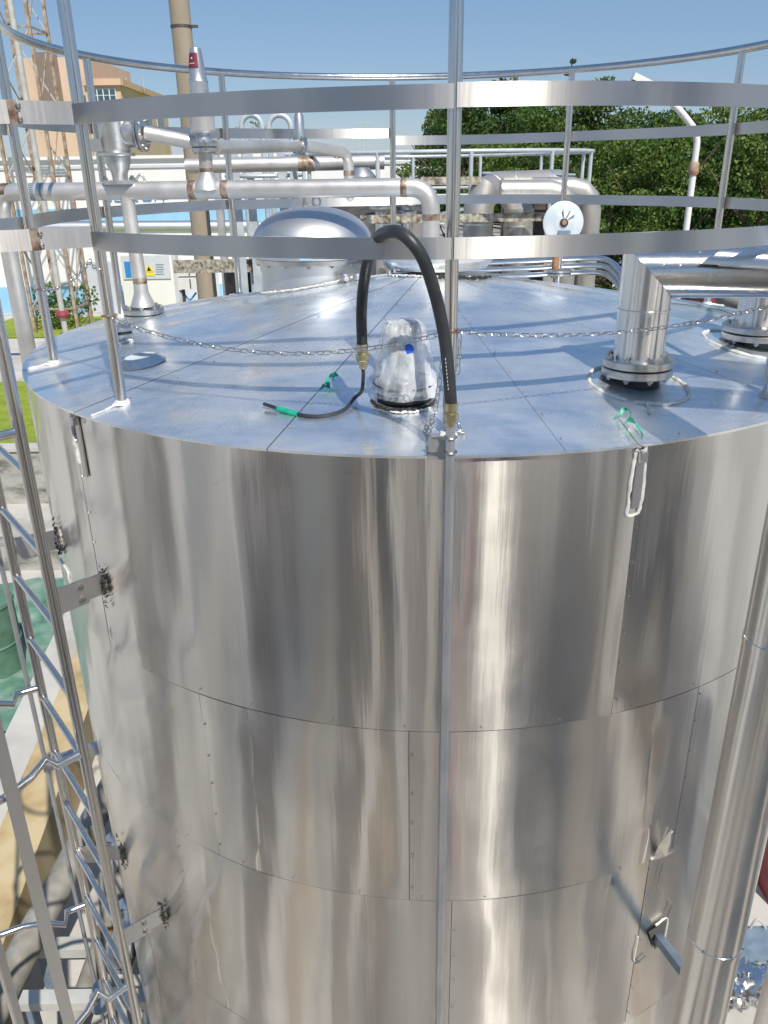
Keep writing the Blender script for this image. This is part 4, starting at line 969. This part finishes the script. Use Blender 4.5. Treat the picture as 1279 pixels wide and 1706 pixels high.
MB().tube([(q.x, 30, G), (q.x, 30, 11)], .10, 16).build('shaft', M['polegrey'], t_); MB().lathe((q.x, 30, PY(100, 522, 30).z-.15), [(.2, 0), (.24, .1), (.2, .25)], 16).build('collar', M['red'], t_)
# shrub by the wall
def clump(m, c, R, n, ls, rnd, sq=1.0, shell=.55):
    for _ in range(n):
        v = Vector((rnd.gauss(0, 1), rnd.gauss(0, 1), rnd.gauss(0, 1))).normalized()*(shell+(1-shell)*rnd.random()**.6)*R; v.z *= sq; p = c+v
        a = Vector((rnd.gauss(0, 1), rnd.gauss(0, 1), rnd.gauss(0, .6))).normalized(); b_ = a.orthogonal().normalized(); b_ = (Matrix.Rotation(rnd.random()*6.28, 3, a) @ b_); c2 = a.cross(b_)
        s = ls*rnd.uniform(.6, 1.3); m.add([p-b_*s*.5, p-c2*s*.28, p+b_*s*.5, p+c2*s*.28], [(0, 1, 2, 3)])
rnd = random.Random(3); q = PZ(112, 545, G); m = MB()
for k in range(7): clump(m, Vector((q.x+rnd.uniform(-1, .9), q.y+rnd.uniform(-.6, .6), G+.5+rnd.random()*.7)), .6, 170, .16, rnd)
m.top('shrub', M['leaf'], 'low green shrub at the foot of the rusty tower', 'shrub', smooth=False)
# brown pole
pY = 12.0; x_ = az_x(322, 250, pY); bpz = thing('utility_pole', 'tall brown weathered pole rising past the relief valve', 'pole', (x_, pY, G))
MB().tube([(x_, pY, G), (x_, pY, 7)], [.15, .115], 24).build('shaft', M['brownpole'], bpz)
q = PY(302, 45, pY); MB().lathe((x_, pY, q.z-.015), [(.137, 0), (.137, .03)], 20).build('clamp_band', M['darksteel'], bpz); MB().box((x_+.17, pY-.02, q.z), (.09, .04, .03)).build('clamp_bolt', M['darksteel'], bpz, smooth=False)
for i, (px, Y, r, mm, lab, zt3) in enumerate(((362, 11.2, .055, 'pickled', 'thin pale standpipe just right of the brown pole', 215), (383, 10, .05, 'palesteel', 'pale grey upright pipe left of the caged ladder hoops', 240), (316, 13, .045, 'tube', 'slim silver pipe just left of the brown pole', 230))):
    q = PY(px, 300, Y); zt_ = PY(px, zt3, Y).z; MB().tube([(q.x, Y, G), (q.x, Y, zt_)], r, 16).top('standpipe', M[mm], lab, 'pipe')
# distant caged ladder
cy_ = 8.6
cl = thing('cage_ladder', 'distant pale caged ladder with two rounded hoop tops behind the domed manhole', 'ladder', (az_x(440, 300, cy_), cy_, G))
for (pa, pb) in ((403, 437), (448, 485)):
    x0, x1 = az_x(pa, 220, cy_), az_x(pb, 220, cy_); zt_ = PY(pa, 192, cy_).z; r = (x1-x0)/2
    P = [(x0, cy_, -1.9), (x0, cy_, zt_-r)]+[((x0+x1)/2-cos(t)*r, cy_, zt_-r+sin(t)*r) for t in [pi*k/12 for k in range(1, 12)]]+[(x1, cy_, zt_-r), (x1, cy_, -1.9)]
    MB().tube(P, .026, 12).build('handrail', M['palesteel'], cl)
for px in (393, 417, 470, 490): x0 = az_x(px, 300, cy_-.5); MB().box((x0, cy_-.5, -.85), (.075, .012, 2.0)).build('cage_strap', M['palesteel'], cl, smooth=False)
for z in (-.05, -.75, -1.4): MB().tube([(az_x(440, 300, cy_-.1)+cos(t)*.36, cy_-.1+sin(t)*.42, z) for t in [2*pi*k/24 for k in range(24)]], .018, 8, closed=True).build('cage_hoop', M['palesteel'], cl)
for k in range(6): z = -.3-k*.3; MB().tube([(az_x(437, 300, cy_), cy_, z), (az_x(448, 300, cy_), cy_, z)], .012, 8).build('rung', M['palesteel'], cl)
MB().box((az_x(375, 445, 8.2), 8.2, PY(375, 443, 8.2).z), (1.0, .06, .12)).top('ledge', M['mould'], 'speckled mouldy horizontal ledge behind the left roof edge', 'beam', smooth=False)
q = PY(290+115, 470, 8.9); MB().lathe((q.x, 8.9, G), [(.2, 0), (.2, PY(405, 440, 8.9).z-G), (.16, PY(405, 438, 8.9).z-G)], 20).top('dark_vessel', M['darksteel'], 'dark upright vessel behind the caged ladder base', 'vessel')
# ------------------------------------------------------------------ neighbouring tank behind right
nc = Vector((.58, 8.7, 0)); nR = 1.6; nz = -.62
nt_ = thing('storage_tank', 'neighbouring duller tank with dusty roof behind the near one', 'tank', (nc.x, nc.y, G))
MB().lathe((nc.x, nc.y, G), [(nR, 0), (nR, nz-G)], 64, caps=False).build('wall', M['dull'], nt_)
for k in range(16):
    a, b_ = 2*pi*k/16+.004, 2*pi*(k+1)/16-.004; m = MB()
    for r in (.1, nR+.03):
        for j in range(7): t = a+(b_-a)*j/6; m.v.append(Vector((nc.x+r*cos(t), nc.y+r*sin(t), nz+.14*(1-r/nR)+(.012 if j == 0 else 0))))
    m.f = [(j, 7+j, 8+j, 1+j) for j in range(6)]; m.build('roof_panel', M['duct'], nt_)
nr_ = thing('guard_railing', 'pale blue painted tube railing round the neighbouring tank roof', 'railing', (nc.x, nc.y, nz))
for k in range(12):
    t = 2*pi*k/12+.12; x, y = nc.x+cos(t)*(nR-.1), nc.y+sin(t)*(nR-.1); MB().tube([(x, y, nz), (x, y, nz+.74)], .018, 12).build('post', M['palesteel'], nr_)
for z in (.74, .4): MB().tube([(nc.x+cos(t)*(nR-.1), nc.y+sin(t)*(nR-.1), nz+z) for t in [2*pi*k/64 for k in range(64)]], .017, 10, closed=True).build('top_rail' if z > .6 else 'middle_rail', M['palesteel'], nr_)
# ledges
for (pa, pb, Y, lab) in (((600, 366), (960, 360), 6.2, 'speckled mouldy pipe rack beam behind the near roof, lower of two'), ((700, 302), (800, 301), 6.4, 'speckled mouldy rack beam behind the centre post, upper of two')):
    MB().beam(PY(*pa, Y), PY(*pb, Y), .1, .055).top('rack_beam', M['mould'], lab, 'beam', smooth=False)
# dull ducts
def duct(pts, r, label, parts=(('pipe', None),)):
    t_ = thing('duct_pipe', label, 'pipe', pts[0]); MB().tube(pts, r, 28).build('jacket', M['dull'], t_, sharp=25)
    P = [Vector(p) for p in pts]
    for a, b_ in zip(P, P[1:]):
        L = (b_-a).length; d = (b_-a)/L; q_ = .12
        while q_ < min(L, 1.6)-.05:
            c = (b_-d*q_) if a.z < G+.5 or L > 1.2 else a+d*q_
            MB().tube([c-d*.008, c-d*.006, c+d*.006, c+d*.008], [r*1.0, r*1.02, r*1.02, r*1.0], 24, caps=False).build('jacket_band', M['dome'], t_); q_ += .34
    return t_
dY = 6.4
def X(px, py, Y=dY): return PY(px, py, Y)
rr_ = .108
pA = X(797, 350)
duct([(pA.x, dY, G), (pA.x, dY, X(797, 345).z), X(806, 322), X(826, 312, 6.6), X(930, 308, 6.8)], .112, 'left dull insulated duct bending right above a white capped stub')
MB().lathe((pA.x, dY-.005, X(797, 362).z), [(.125, 0), (.13, .01), (.118, .03)], 28).top('duct_collar', M['foil'], 'wrinkled foil collar round the left dull duct', 'collar')
pB = X(868, 350); duct([(pB.x, dY+.1, G), (pB.x, dY+.1, X(868, 350).z), (pB.x-.02, dY+.35, X(868, 322).z)], .112, 'short dull duct standing between the two rack posts')
hA, hB = X(838, 318, 6.1), X(948, 318, 6.1)
duct(corner([hA-Vector((.02, 0, 0)), hB, hB-Vector((0, 0, 3))], .14, 3), .072, 'dull beige level duct with mitred elbow going down')
hC, hD = X(885, 314, 6.35), X(986, 314, 6.35)
duct(corner([hC, hD, hD-Vector((0, 0, 3.4))], .15, 3), .078, 'rear beige duct with mitred elbow dropping at the right')
MB().tube([X(803, 289, 6.7), X(958, 292, 6.7)], .014, 10).top('thin_tube', M['steelblue'], 'thin blue grey tube lying on top of the beige ducts', 'tube')
for (px, Y, m_, lab) in ((843, 6.8, 'rust', 'rusty brown upright behind the thin white post'), (903, 6.9, 'rust', 'rusty upright left of the white disc valve'), (898, 6.6, 'darksteel', 'dark upright left of the white disc valve')):
    q = X(px, 350, Y); MB().box((q.x, Y, (q.z+.1+G)/2), (.07 if m_ == 'rust' else .09, .07, q.z+.1-G)).top('rack_post', M[m_], lab, 'post', smooth=False)
# white disc valve
q = PY(937, 371, 4.95)
dv = thing('disc_valve', 'white round disc valve facing the camera on a stem at the back of the roof', 'valve', (q.x, q.y, -.6))
axd = (-.02, -1, .12)
MB().lathe(q, [(.112, 0), (.116, .006), (.116, .02), (.1, .026), (.07, .022), (.05, .03), (.03, .034)], 40, axd).build('disc', M['palesteel'], dv)
MB().lathe(q+Vector((0, -.03, .0)), [(.024, 0), (.024, .012), (.018, .014)], 20, axd).build('ring', M['gasket'], dv)
MB().lathe(q+Vector((0, -.043, .002)), [(.015, 0), (.012, .01)], 14, axd).build('hub', M['rust'], dv)
m = MB(); m.box(q+Vector((.005, -.035, -.055)), (.07, .02, .025)); m.build('latch', M['steelblue'], dv, smooth=False)
m = MB()
for t in (.6, 1.1, 1.7): m.beam(q+Vector((cos(t)*.03, -.03, sin(t)*.03)), q+Vector((cos(t)*.07, -.03, sin(t)*.07)), .006, .005)
m.build('spokes', M['darksteel'], dv, smooth=False)
MB().tube([(q.x-.02, q.y+.03, q.z), (q.x-.02, q.y+.03, -.62)], .02, 12).build('stem', M['rust'], dv)
flange((q.x, q.y, -.60), .07, .014, dv, 6, bs=.6)
# bundle of silver conduits curving down behind roof
for k in range(3):
    dz = -k*.045; P = [PY(650, 436, 5.9)+Vector((0, 0, dz)), PY(760, 438, 5.7)+Vector((0, 0, dz)), PY(860, 436, 5.6)+Vector((0, 0, dz)), PY(985, 430, 5.5)+Vector((0, 0, dz)), PY(1022, 440, 5.3)+Vector((0, 0, dz)), PY(1040, 470, 5.1)+Vector((0, 0, dz)), PY(1044, 520, 5.0)+Vector((0, 0, dz))]
    MB().tube(spline(P, 5), .018, 12).top('silver_conduit', M['foil'], ['top', 'middle', 'bottom'][k]+' one of three bright silver conduits curving down behind the roof edge', 'conduit', 'silver conduits')
# small fittings between the tanks
def fitting(px, py, Y, s, label):
    q = PY(px, py, Y); t_ = thing('pipe_valve', label, 'valve', (q.x, q.y, q.z-.2))
    MB().lathe((q.x, q.y, q.z-.4), [(s*.5, 0), (s*.5, .25), (s, .27), (s, .3), (s*.7, .31), (s*.75, .42)], 20).build('body', M['cast'], t_); MB().lathe((q.x+s*.2, q.y-s, q.z), [(s*.9, 0), (s*.95, .01), (s*.8, .03)], 20, (.3, -1, .2)).build('hand_disc', M['dome'], t_)
    MB().tube([(q.x, q.y, q.z-1.0), (q.x, q.y, q.z-.38)], s*.5, 14).build('stem', M['dull'], t_)
fitting(633, 318, 6.6, .085, 'round faced valve behind the far centre left post')
fitting(678, 330, 6.9, .075, 'smaller grey valve right of the round faced valve')
# short tank/dome behind pipe
q = PY(597, 330, 7.4); dm = thing('small_vessel', 'small round roofed vessel with dark rim behind the long pale pipe', 'vessel', (q.x, q.y, G))
MB().lathe((q.x, q.y, G), [(.62, 0), (.62, q.z-G-.12)], 40, caps=False).build('wall', M['dull'], dm); MB().lathe((q.x, q.y, q.z-.13), [(.66, 0), (.66, .03), (.4, .10), (.14, .13)], 40).build('lid', M['darksteel'], dm)
MB().lathe((q.x+.03, q.y, q.z-.03), [(.12, 0), (.12, .2), (.09, .24), (.06, .27)], 24).build('chimney', M['cast'], dm)
q0, q1 = PY(385, 276, 7.8), PY(640, 270, 7.8); pipe_run(q0-Vector((.4, 0, 0)), q1, .062, 'pickled', 'rear pale level pipe with a brown stained joint behind the relief valve', 0, 'level_pipe')
q = PY(510, 273, 7.8); MB().tube([q-Vector((.07, 0, 0)), q+Vector((.07, 0, 0))], .064, 18).top('stained_joint', M['weld'], 'brown stained joint on the rear pale level pipe', 'joint')
# scrap and slabs on neighbouring roof
for i in range(9):
    px = 640+i*13+random.uniform(-5, 5); py = 345+random.uniform(0, 18); q = PY(px, py, 8.0+random.random()); q.z = nz+.14+random.random()*.08
    MB().beam(q, q+Vector((random.uniform(.2, .4), random.uniform(-.3, .3), random.uniform(-.03, .05))), .05, .03).top('scrap_strip', M[random.choice(['white', 'foil', 'mould'])], ['leftmost', 'second from left', 'third from left', 'fourth from left', 'middle', 'fourth from right', 'third from right', 'second from right', 'rightmost'][i]+' loose scrap strip on the dusty neighbouring roof', 'scrap', 'scrap strips on the neighbouring roof', smooth=False)
# yard things right of the roof: fence rails, orange pipe
t_ = thing('low_fence', 'pale low rail fence on dark ground beyond the roof edge at right', 'fence', (7, 18, G))
for k in range(8):
    x = 5.0+k*.9; y = 20-k*.55; MB().box((x, y, G+.45), (.08, .08, .9)).build('post', M['palesteel'], t_, smooth=False)
for z in (.85, .5, .2): MB().beam((5, 20, G+z), (11.3, 16.15, G+z), .06, .09).build('rail', M['palesteel'], t_, smooth=False)
pipe_run(PY(1115, 470, 5.6), PY(1185, 505, 5.0), .03, 'red', 'thin orange red pipe showing just under the insulated pipe', 0, 'red_pipe')
pipe_run(PY(1180, 487, 5.9), PY(1250, 520, 5.2), .05, 'dusty', 'dusty pipe beyond the right roof edge under the insulated pipe', 0)
# dark asphalt beyond
m = MB(); m.add([(3.2, 13, G+.01), (40, 9, G+.01), (40, 34, G+.01), (3.2, 34, G+.01)], [(0, 1, 2, 3)]); struct(m.build('service_road', M['asph'], smooth=False))
# ------------------------------------------------------------------ lamp pole
ly = 10.0; lp = thing('lamp_post', 'white street lamp post with bent arm in front of the trees', 'street lamp', (PY(1143, 380, ly).x, ly, G))
a, b_, c_2, d_ = PY(1143, 380, ly), PY(1165, 215, ly), PY(1130, 181, ly), PY(1078, 140, ly)
MB().tube([(a.x, ly, G), (a.x, ly, b_.z-.0)][:1]+corner([(a.x, ly, G+.1), (a.x, ly, b_.z-.05), (c_2.x, ly, c_2.z), (d_.x, ly, d_.z)], .12), .036, 18).build('pole', M['white'], lp)
q = PY(1155, 282, ly); MB().lathe((a.x, ly, q.z-.06), [(.05, 0), (.06, .03), (.055, .12), (.045, .14)], 16).build('rusty_joint', M['rust'], lp)
hd0, hd1 = PY(1080, 140, ly), PY(1054, 127, ly); dv_ = (hd1-hd0).normalized()
MB().beam(hd0-dv_*.05, hd1, .1, .07).build('lamp_head', M['white'], lp, smooth=False); MB().beam(hd0-dv_*0+Vector((-.03, 0, -.045)), hd1+Vector((0, 0, -.04)), .08, .03).build('lamp_glass', M['glass'], lp, smooth=False)
# ------------------------------------------------------------------ TREES
def crown_mesh(seed, mt, W=2.5, Hc=6.0, n=62, leaves=230, ls=.125):
    rnd = random.Random(seed); m = MB()
    for i in range(n):
        t = (i+.5)/n; z = Hc*(t**.9); w_ = W*(.55+.45*sin(pi*min(1, t*1.15)))*(1-.55*max(0, t-.6)/.4); a = rnd.random()*6.28; r = w_*sqrt(rnd.random())*.95
        clump(m, Vector((cos(a)*r, sin(a)*r, z)), rnd.uniform(.32, .72), leaves, ls, rnd, .75, .5)
    return m.mesh('crown', mt, smooth=False)
crowns = [crown_mesh(1, M['leaf']), crown_mesh(2, M['leafdark']), crown_mesh(3, M['leaf'], 2.8, 6.4), crown_mesh(4, M['leafdark'], 2.0, 7.0)]
def trunk_mesh(seed):
    rnd = random.Random(seed); m = MB(); m.tube([(0, 0, 0), (.1, .05, 2), (.05, 0, 4), (.2, .1, 7)], [.2, .16, .12, .03], 8)
    for k in range(7):
        z = 1.8+k*.65; a = rnd.random()*6.28; m.tube([(0.05, 0, z), (cos(a)*.9, sin(a)*.9, z+.8), (cos(a)*1.7, sin(a)*1.7, z+1.9)], [.07, .05, .015], 6)
    return m.mesh('trunk', M['bark'])
trunks = [trunk_mesh(5), trunk_mesh(9)]
rnd = random.Random(11)
row = [(735, 31, 195), (765, 28, 178), (800, 33, 165), (835, 29, 168), (870, 32, 160), (905, 27, 166), (945, 31, 150), (985, 26, 160), (1025, 30, 150), (1070, 25, 158), (1110, 30, 148), (1150, 24.5, 155), (1200, 29, 150), (1240, 24, 156), (1290, 27, 150), (1330, 23, 160), (1010, 22.5, 225), (1100, 21.5, 210), (1190, 21.5, 215), (1270, 20.5, 205), (900, 24, 235), (830, 25, 240)]
tl = ['first', 'second']
for i, (px, Y, pt) in enumerate(row):
    p = PY(px, 300, Y); pt -= 14 if px < 800 else 26; zt_ = PY(px, max(pt, 151), Y).z; ht = zt_-G; k = rnd.randrange(4); base = (p.x, Y, G)
    side_ = 'farthest left' if i == 0 else None
    lab = ['dark conifer like tree at the left end of the tree row', 'bushy green tree just behind the centre post', 'green tree above the white warehouse end', 'tree left of the thin far post with bare twigs below', 'dense tree behind the beige ducts', 'tree behind the far right post, brownish patches', 'tall tree under the pine tip behind the far right post', 'green tree just right of the far right post', 'mid row tree with hollow dark gap', 'tree below the street lamp head', 'tree behind the lamp arm bend', 'bright tree right behind the lamp pole', 'tree between lamp pole and the right post', 'tree behind the rightmost visible post', 'tree at the right edge of the photo', 'tree just beyond the right edge', 'low front tree with light green clumps left of the lamp pole', 'front tree with yellowish clumps beside the lamp pole', 'front low tree right of the lamp pole', 'low front tree at the right edge', 'low front tree above the beige ducts', 'low twiggy tree above the left duct'][i]
    t_ = thing('tree', lab, 'tree', base, 'trees beyond the service road')
    cr = crowns[k]; s = ht/8.4
    o = bpy.data.objects.new('crown', cr); COL.objects.link(o); o.parent = t_; o.location = (0, 0, 1.6*s); o.scale = (s*1.05, s*1.05, s*(ht-1.6*s)/(6.9*s)/1.0); o.rotation_euler = (0, 0, rnd.random()*6)
    o = bpy.data.objects.new('trunk', trunks[i % 2]); COL.objects.link(o); o.parent = t_; o.scale = (s, s, s)
# undergrowth
m = MB(); 
for k in range(80): clump(m, Vector((3+rnd.random()*17, 21+rnd.random()*4, G+.4+rnd.random()*.7)), .8, 80, .2, rnd)
o = m.build('undergrowth', M['leafdark'], smooth=False); o['kind'] = 'stuff'
# tall thin pine tips
for (px, pt, lab) in ((946, 98, 'tall thin pine poking above the tree row behind the far right post'), (818, 133, 'small pine tip poking above the tree row')):
    Y = 34; zt_ = PY(px, pt, Y).z; p = PY(px, 200, Y); t_ = thing('pine_tree', lab, 'tree', (p.x, Y, G)); MB().tube([(p.x, Y, G), (p.x, Y, zt_)], [.15, .02], 8).build('trunk', M['bark'], t_)
    m = MB()
    for k in range(16):
        z = zt_-.1-k*.38; a = rnd.random()*6; r = (.15+k*.05)*(rnd.random()+.3); clump(m, Vector((p.x+cos(a)*r, Y+sin(a)*r, z)), .12+.025*k, 60, .12, rnd, .6)
    m.build('crown', M['leafdark'], t_, smooth=False)
q = PY(410, 200, 40); m = MB()
for k in range(14): clump(m, Vector((q.x+rnd.gauss(0, .9), 40, q.z-1.6+rnd.gauss(0, .8))), .3, 34, .14, rnd)
o = m.top('sapling', M['leaf'], 'sparse leafy treetop beyond the distant ladder hoops', 'tree', smooth=False)
# distant pylon
q = PY(606, 195, 260); py_ = thing('power_pylon', 'faint distant power pylon on the horizon', 'pylon', (q.x, 260, G))
for s in (-1, 1): MB().tube([(q.x+s*1.6, 260, G), (q.x+s*.2, 260, q.z)], .12, 5).build('leg', M['palesteel'], py_)
for k in range(4): z = q.z-1.5-k*3.0; MB().box((q.x, 260, z), (4.5-.4*k, .15, .15)).build('cross_arm', M['palesteel'], py_, smooth=False)
# ------------------------------------------------------------------ invented plant behind the camera, added only for the cladding to reflect
for (x, y, r, zt_, lab) in ((-3.9, -3.6, 1.5, -1.9, 'unseen storage tank added behind the camera at left for reflections'), (4.2, -4.4, 1.7, -1.6, 'unseen storage tank added behind the camera at right for reflections')):
    t_ = thing('storage_tank', lab, 'tank', (x, y, G)); MB().lathe((x, y, G), [(r, 0), (r, zt_-G), (.1, zt_-G+.3)], 48, caps=False).build('wall', M['dull'], t_)  # unseen tanks, added as dark bands in the cladding's reflection
b_ = thing('added_block', 'tan blocks added behind the camera for the cladding to reflect', 'building', (0, -17, G))  # unseen blocks, added so the cladding has tan walls to reflect
MB().box((-7, -20, G+3.5), (9, 8, 7)).build('wall', M['ochre'], b_, smooth=False)
MB().box((8.5, -21, G+4.5), (12, 8, 9)).build('wall', M['orange'], b_, smooth=False)
for k in range(3): MB().box((-9.5+k*2.6, -15.95, G+1.6), (1.5, .1, 3.0)).build('door', M['darksteel'], b_, smooth=False)
for k in range(4): MB().box((4.2+k*2.8, -16.95, G+1.6), (1.5, .1, 3.0)).build('door', M['glass'], b_, smooth=False)
rk = thing('added_rack', 'unseen steel pipe rack added behind the camera for reflections', 'rack', (0, -6.5, G))  # invented rack: its uprights are there to streak the reflection
for x, wd, hh, mm in ((-5, .25, 4.2, 'darksteel'), (-3.3, .3, 4.2, 'rust'), (-1.7, .2, 4.2, 'darksteel'), (-.5, .35, 4.6, 'brownpole'), (.55, .3, 4.2, 'darksteel'), (1.5, .28, 4.2, 'rust'), (3.0, .3, 4.2, 'darksteel')):
    MB().box((x, -6.5, G+hh/2), (wd, wd, hh)).build('post', M[mm], rk, smooth=False)
for k in range(2): MB().tube([(-6, -6.3+k*.35, G+4.3), (6, -6.3+k*.35, G+4.3)], .12, 16).build('pipe', M['dull'], rk)
for (x, y, wx, hh, mm, lab) in ((-1.6, -4.2, .5, 2.6, 'darksteel', 'narrow dark box added behind the camera for reflections'), (1.0, -3.4, .35, 3.4, 'red', 'red box added behind the camera for reflections'), (-7.5, -1.0, 1.2, 5.0, 'box', 'cream box added far to the left behind the camera for reflections'), (7.5, -1.5, 1.0, 5.5, 'darksteel', 'tall dark box added far to the right behind the camera for reflections'), (-6.5, -4.5, .8, 5.4, 'orange', 'orange box added behind the camera for reflections'), (5.5, -.6, .5, 5.8, 'brownpole', 'brown upright added behind the camera at right for reflections'), (2.6, -8.2, .9, 5.4, 'white', 'white box added behind the camera for reflections')):
    t_ = thing('cabinet', lab, 'cabinet', (x, y, G)); MB().box((x, y, G+hh/2), (wx, wx*.8, hh)).build('housing', M[mm], t_, smooth=False); MB().box((x, y+wx*.4+.012, G+hh*.5), (wx*.8, .02, hh*.85)).build('door', M[mm], t_, smooth=False)  # unseen boxes, added as upright streaks in the wall's reflection

# invented ground wedges fanning out behind the camera, added to streak the wall's reflection
added_wedges = [(-78, 5, 'tarmac'), (-66, 4, 'conc'), (-56, 5, 'oldconc'), (-44, 4, 'tarmac'), (-33, 2, 'sand'), (-27, 1.6, 'oldconc'), (-22, 2.6, 'tarmac'), (-15, 1.2, 'sand'), (-12, 1.6, 'oldconc'), (-5.5, 2.2, 'tarmac'), (-1, 1, 'sand'), (1.8, .9, 'darksteel'), (4.4, .5, 'red'), (9, 1.6, 'tarmac'), (14, 1.2, 'oldconc'), (18, .9, 'brownpole'), (24, 2.6, 'tarmac'), (30, 1.5, 'sand'), (36, 2, 'oldconc'), (43, 3.5, 'tarmac'), (54, 3, 'sand'), (64, 5, 'tarmac'), (80, 5, 'oldconc')]
for i, (az_, hw, mm) in enumerate(added_wedges):
    m = MB(); P = []
    for r in (2.95, 8, 20):
        for q_ in (-1, 1):
            a = radians(-90+az_+hw*q_); P.append((CX+r*cos(a), CY+r*sin(a)))
    hh = .05
    m.v = [Vector((x, y, G+.006+i*.0012+z)) for z in (0, hh) for (x, y) in P]
    m.f = [(6, 7, 9, 8), (8, 9, 11, 10), (0, 1, 7, 6), (0, 6, 8, 2), (2, 8, 10, 4), (1, 3, 9, 7), (3, 5, 11, 9), (4, 10, 11, 5)]
    struct(m.build({'tarmac': 'added_tarmac_wedge', 'sand': 'added_sand_wedge', 'oldconc': 'added_stained_wedge', 'ochre': 'added_ochre_wedge', 'darksteel': 'added_dark_wedge', 'red': 'added_red_wedge', 'brownpole': 'added_brown_wedge', 'conc': 'added_concrete_wedge'}[mm], M[mm], smooth=False))
# fine scratches in the cladding
rnd = random.Random(21); m = MB()
for k in range(70):
    a = radians(rnd.uniform(-128, -56)); z = rnd.uniform(-3.1, -.8); L = rnd.choice([.01, .015, .02, .05, .1]); t = rnd.uniform(-.5, .5)+rnd.choice([0, 0, 1.2]); w_ = .0006
    da, dz = cos(t)*L/RT/2, sin(t)*L/2; wa, wz = -sin(t)*w_/RT, cos(t)*w_; R_ = RT+.006
    m.add([cyl(a-da-wa, z-dz-wz, R_), cyl(a+da-wa*.3, z+dz-wz*.3, R_), cyl(a+da+wa*.3, z+dz+wz*.3, R_), cyl(a-da+wa, z-dz+wz, R_)], [(0, 1, 2, 3)])
m.build('scratches', M['foil'], tank, smooth=False, kind='stuff')

sump = thing('added_sump', 'unseen dark ring added on the ground for the tank wall to reflect', 'sump', (.1, .3, G))  # out-of-view ring, added for a dark arc low in the wall's reflection
MB().tube([(.1+cos(t)*.95, .2+sin(t)*.8, G+.35) for t in [2*pi*k/48 for k in range(48)]], .09, 12, closed=True).build('rim', M['darksteel'], sump)
MB().lathe((.1, .2, G), [(.8, 0), (.8, .3)], 40).build('curb', M['oldconc'], sump)
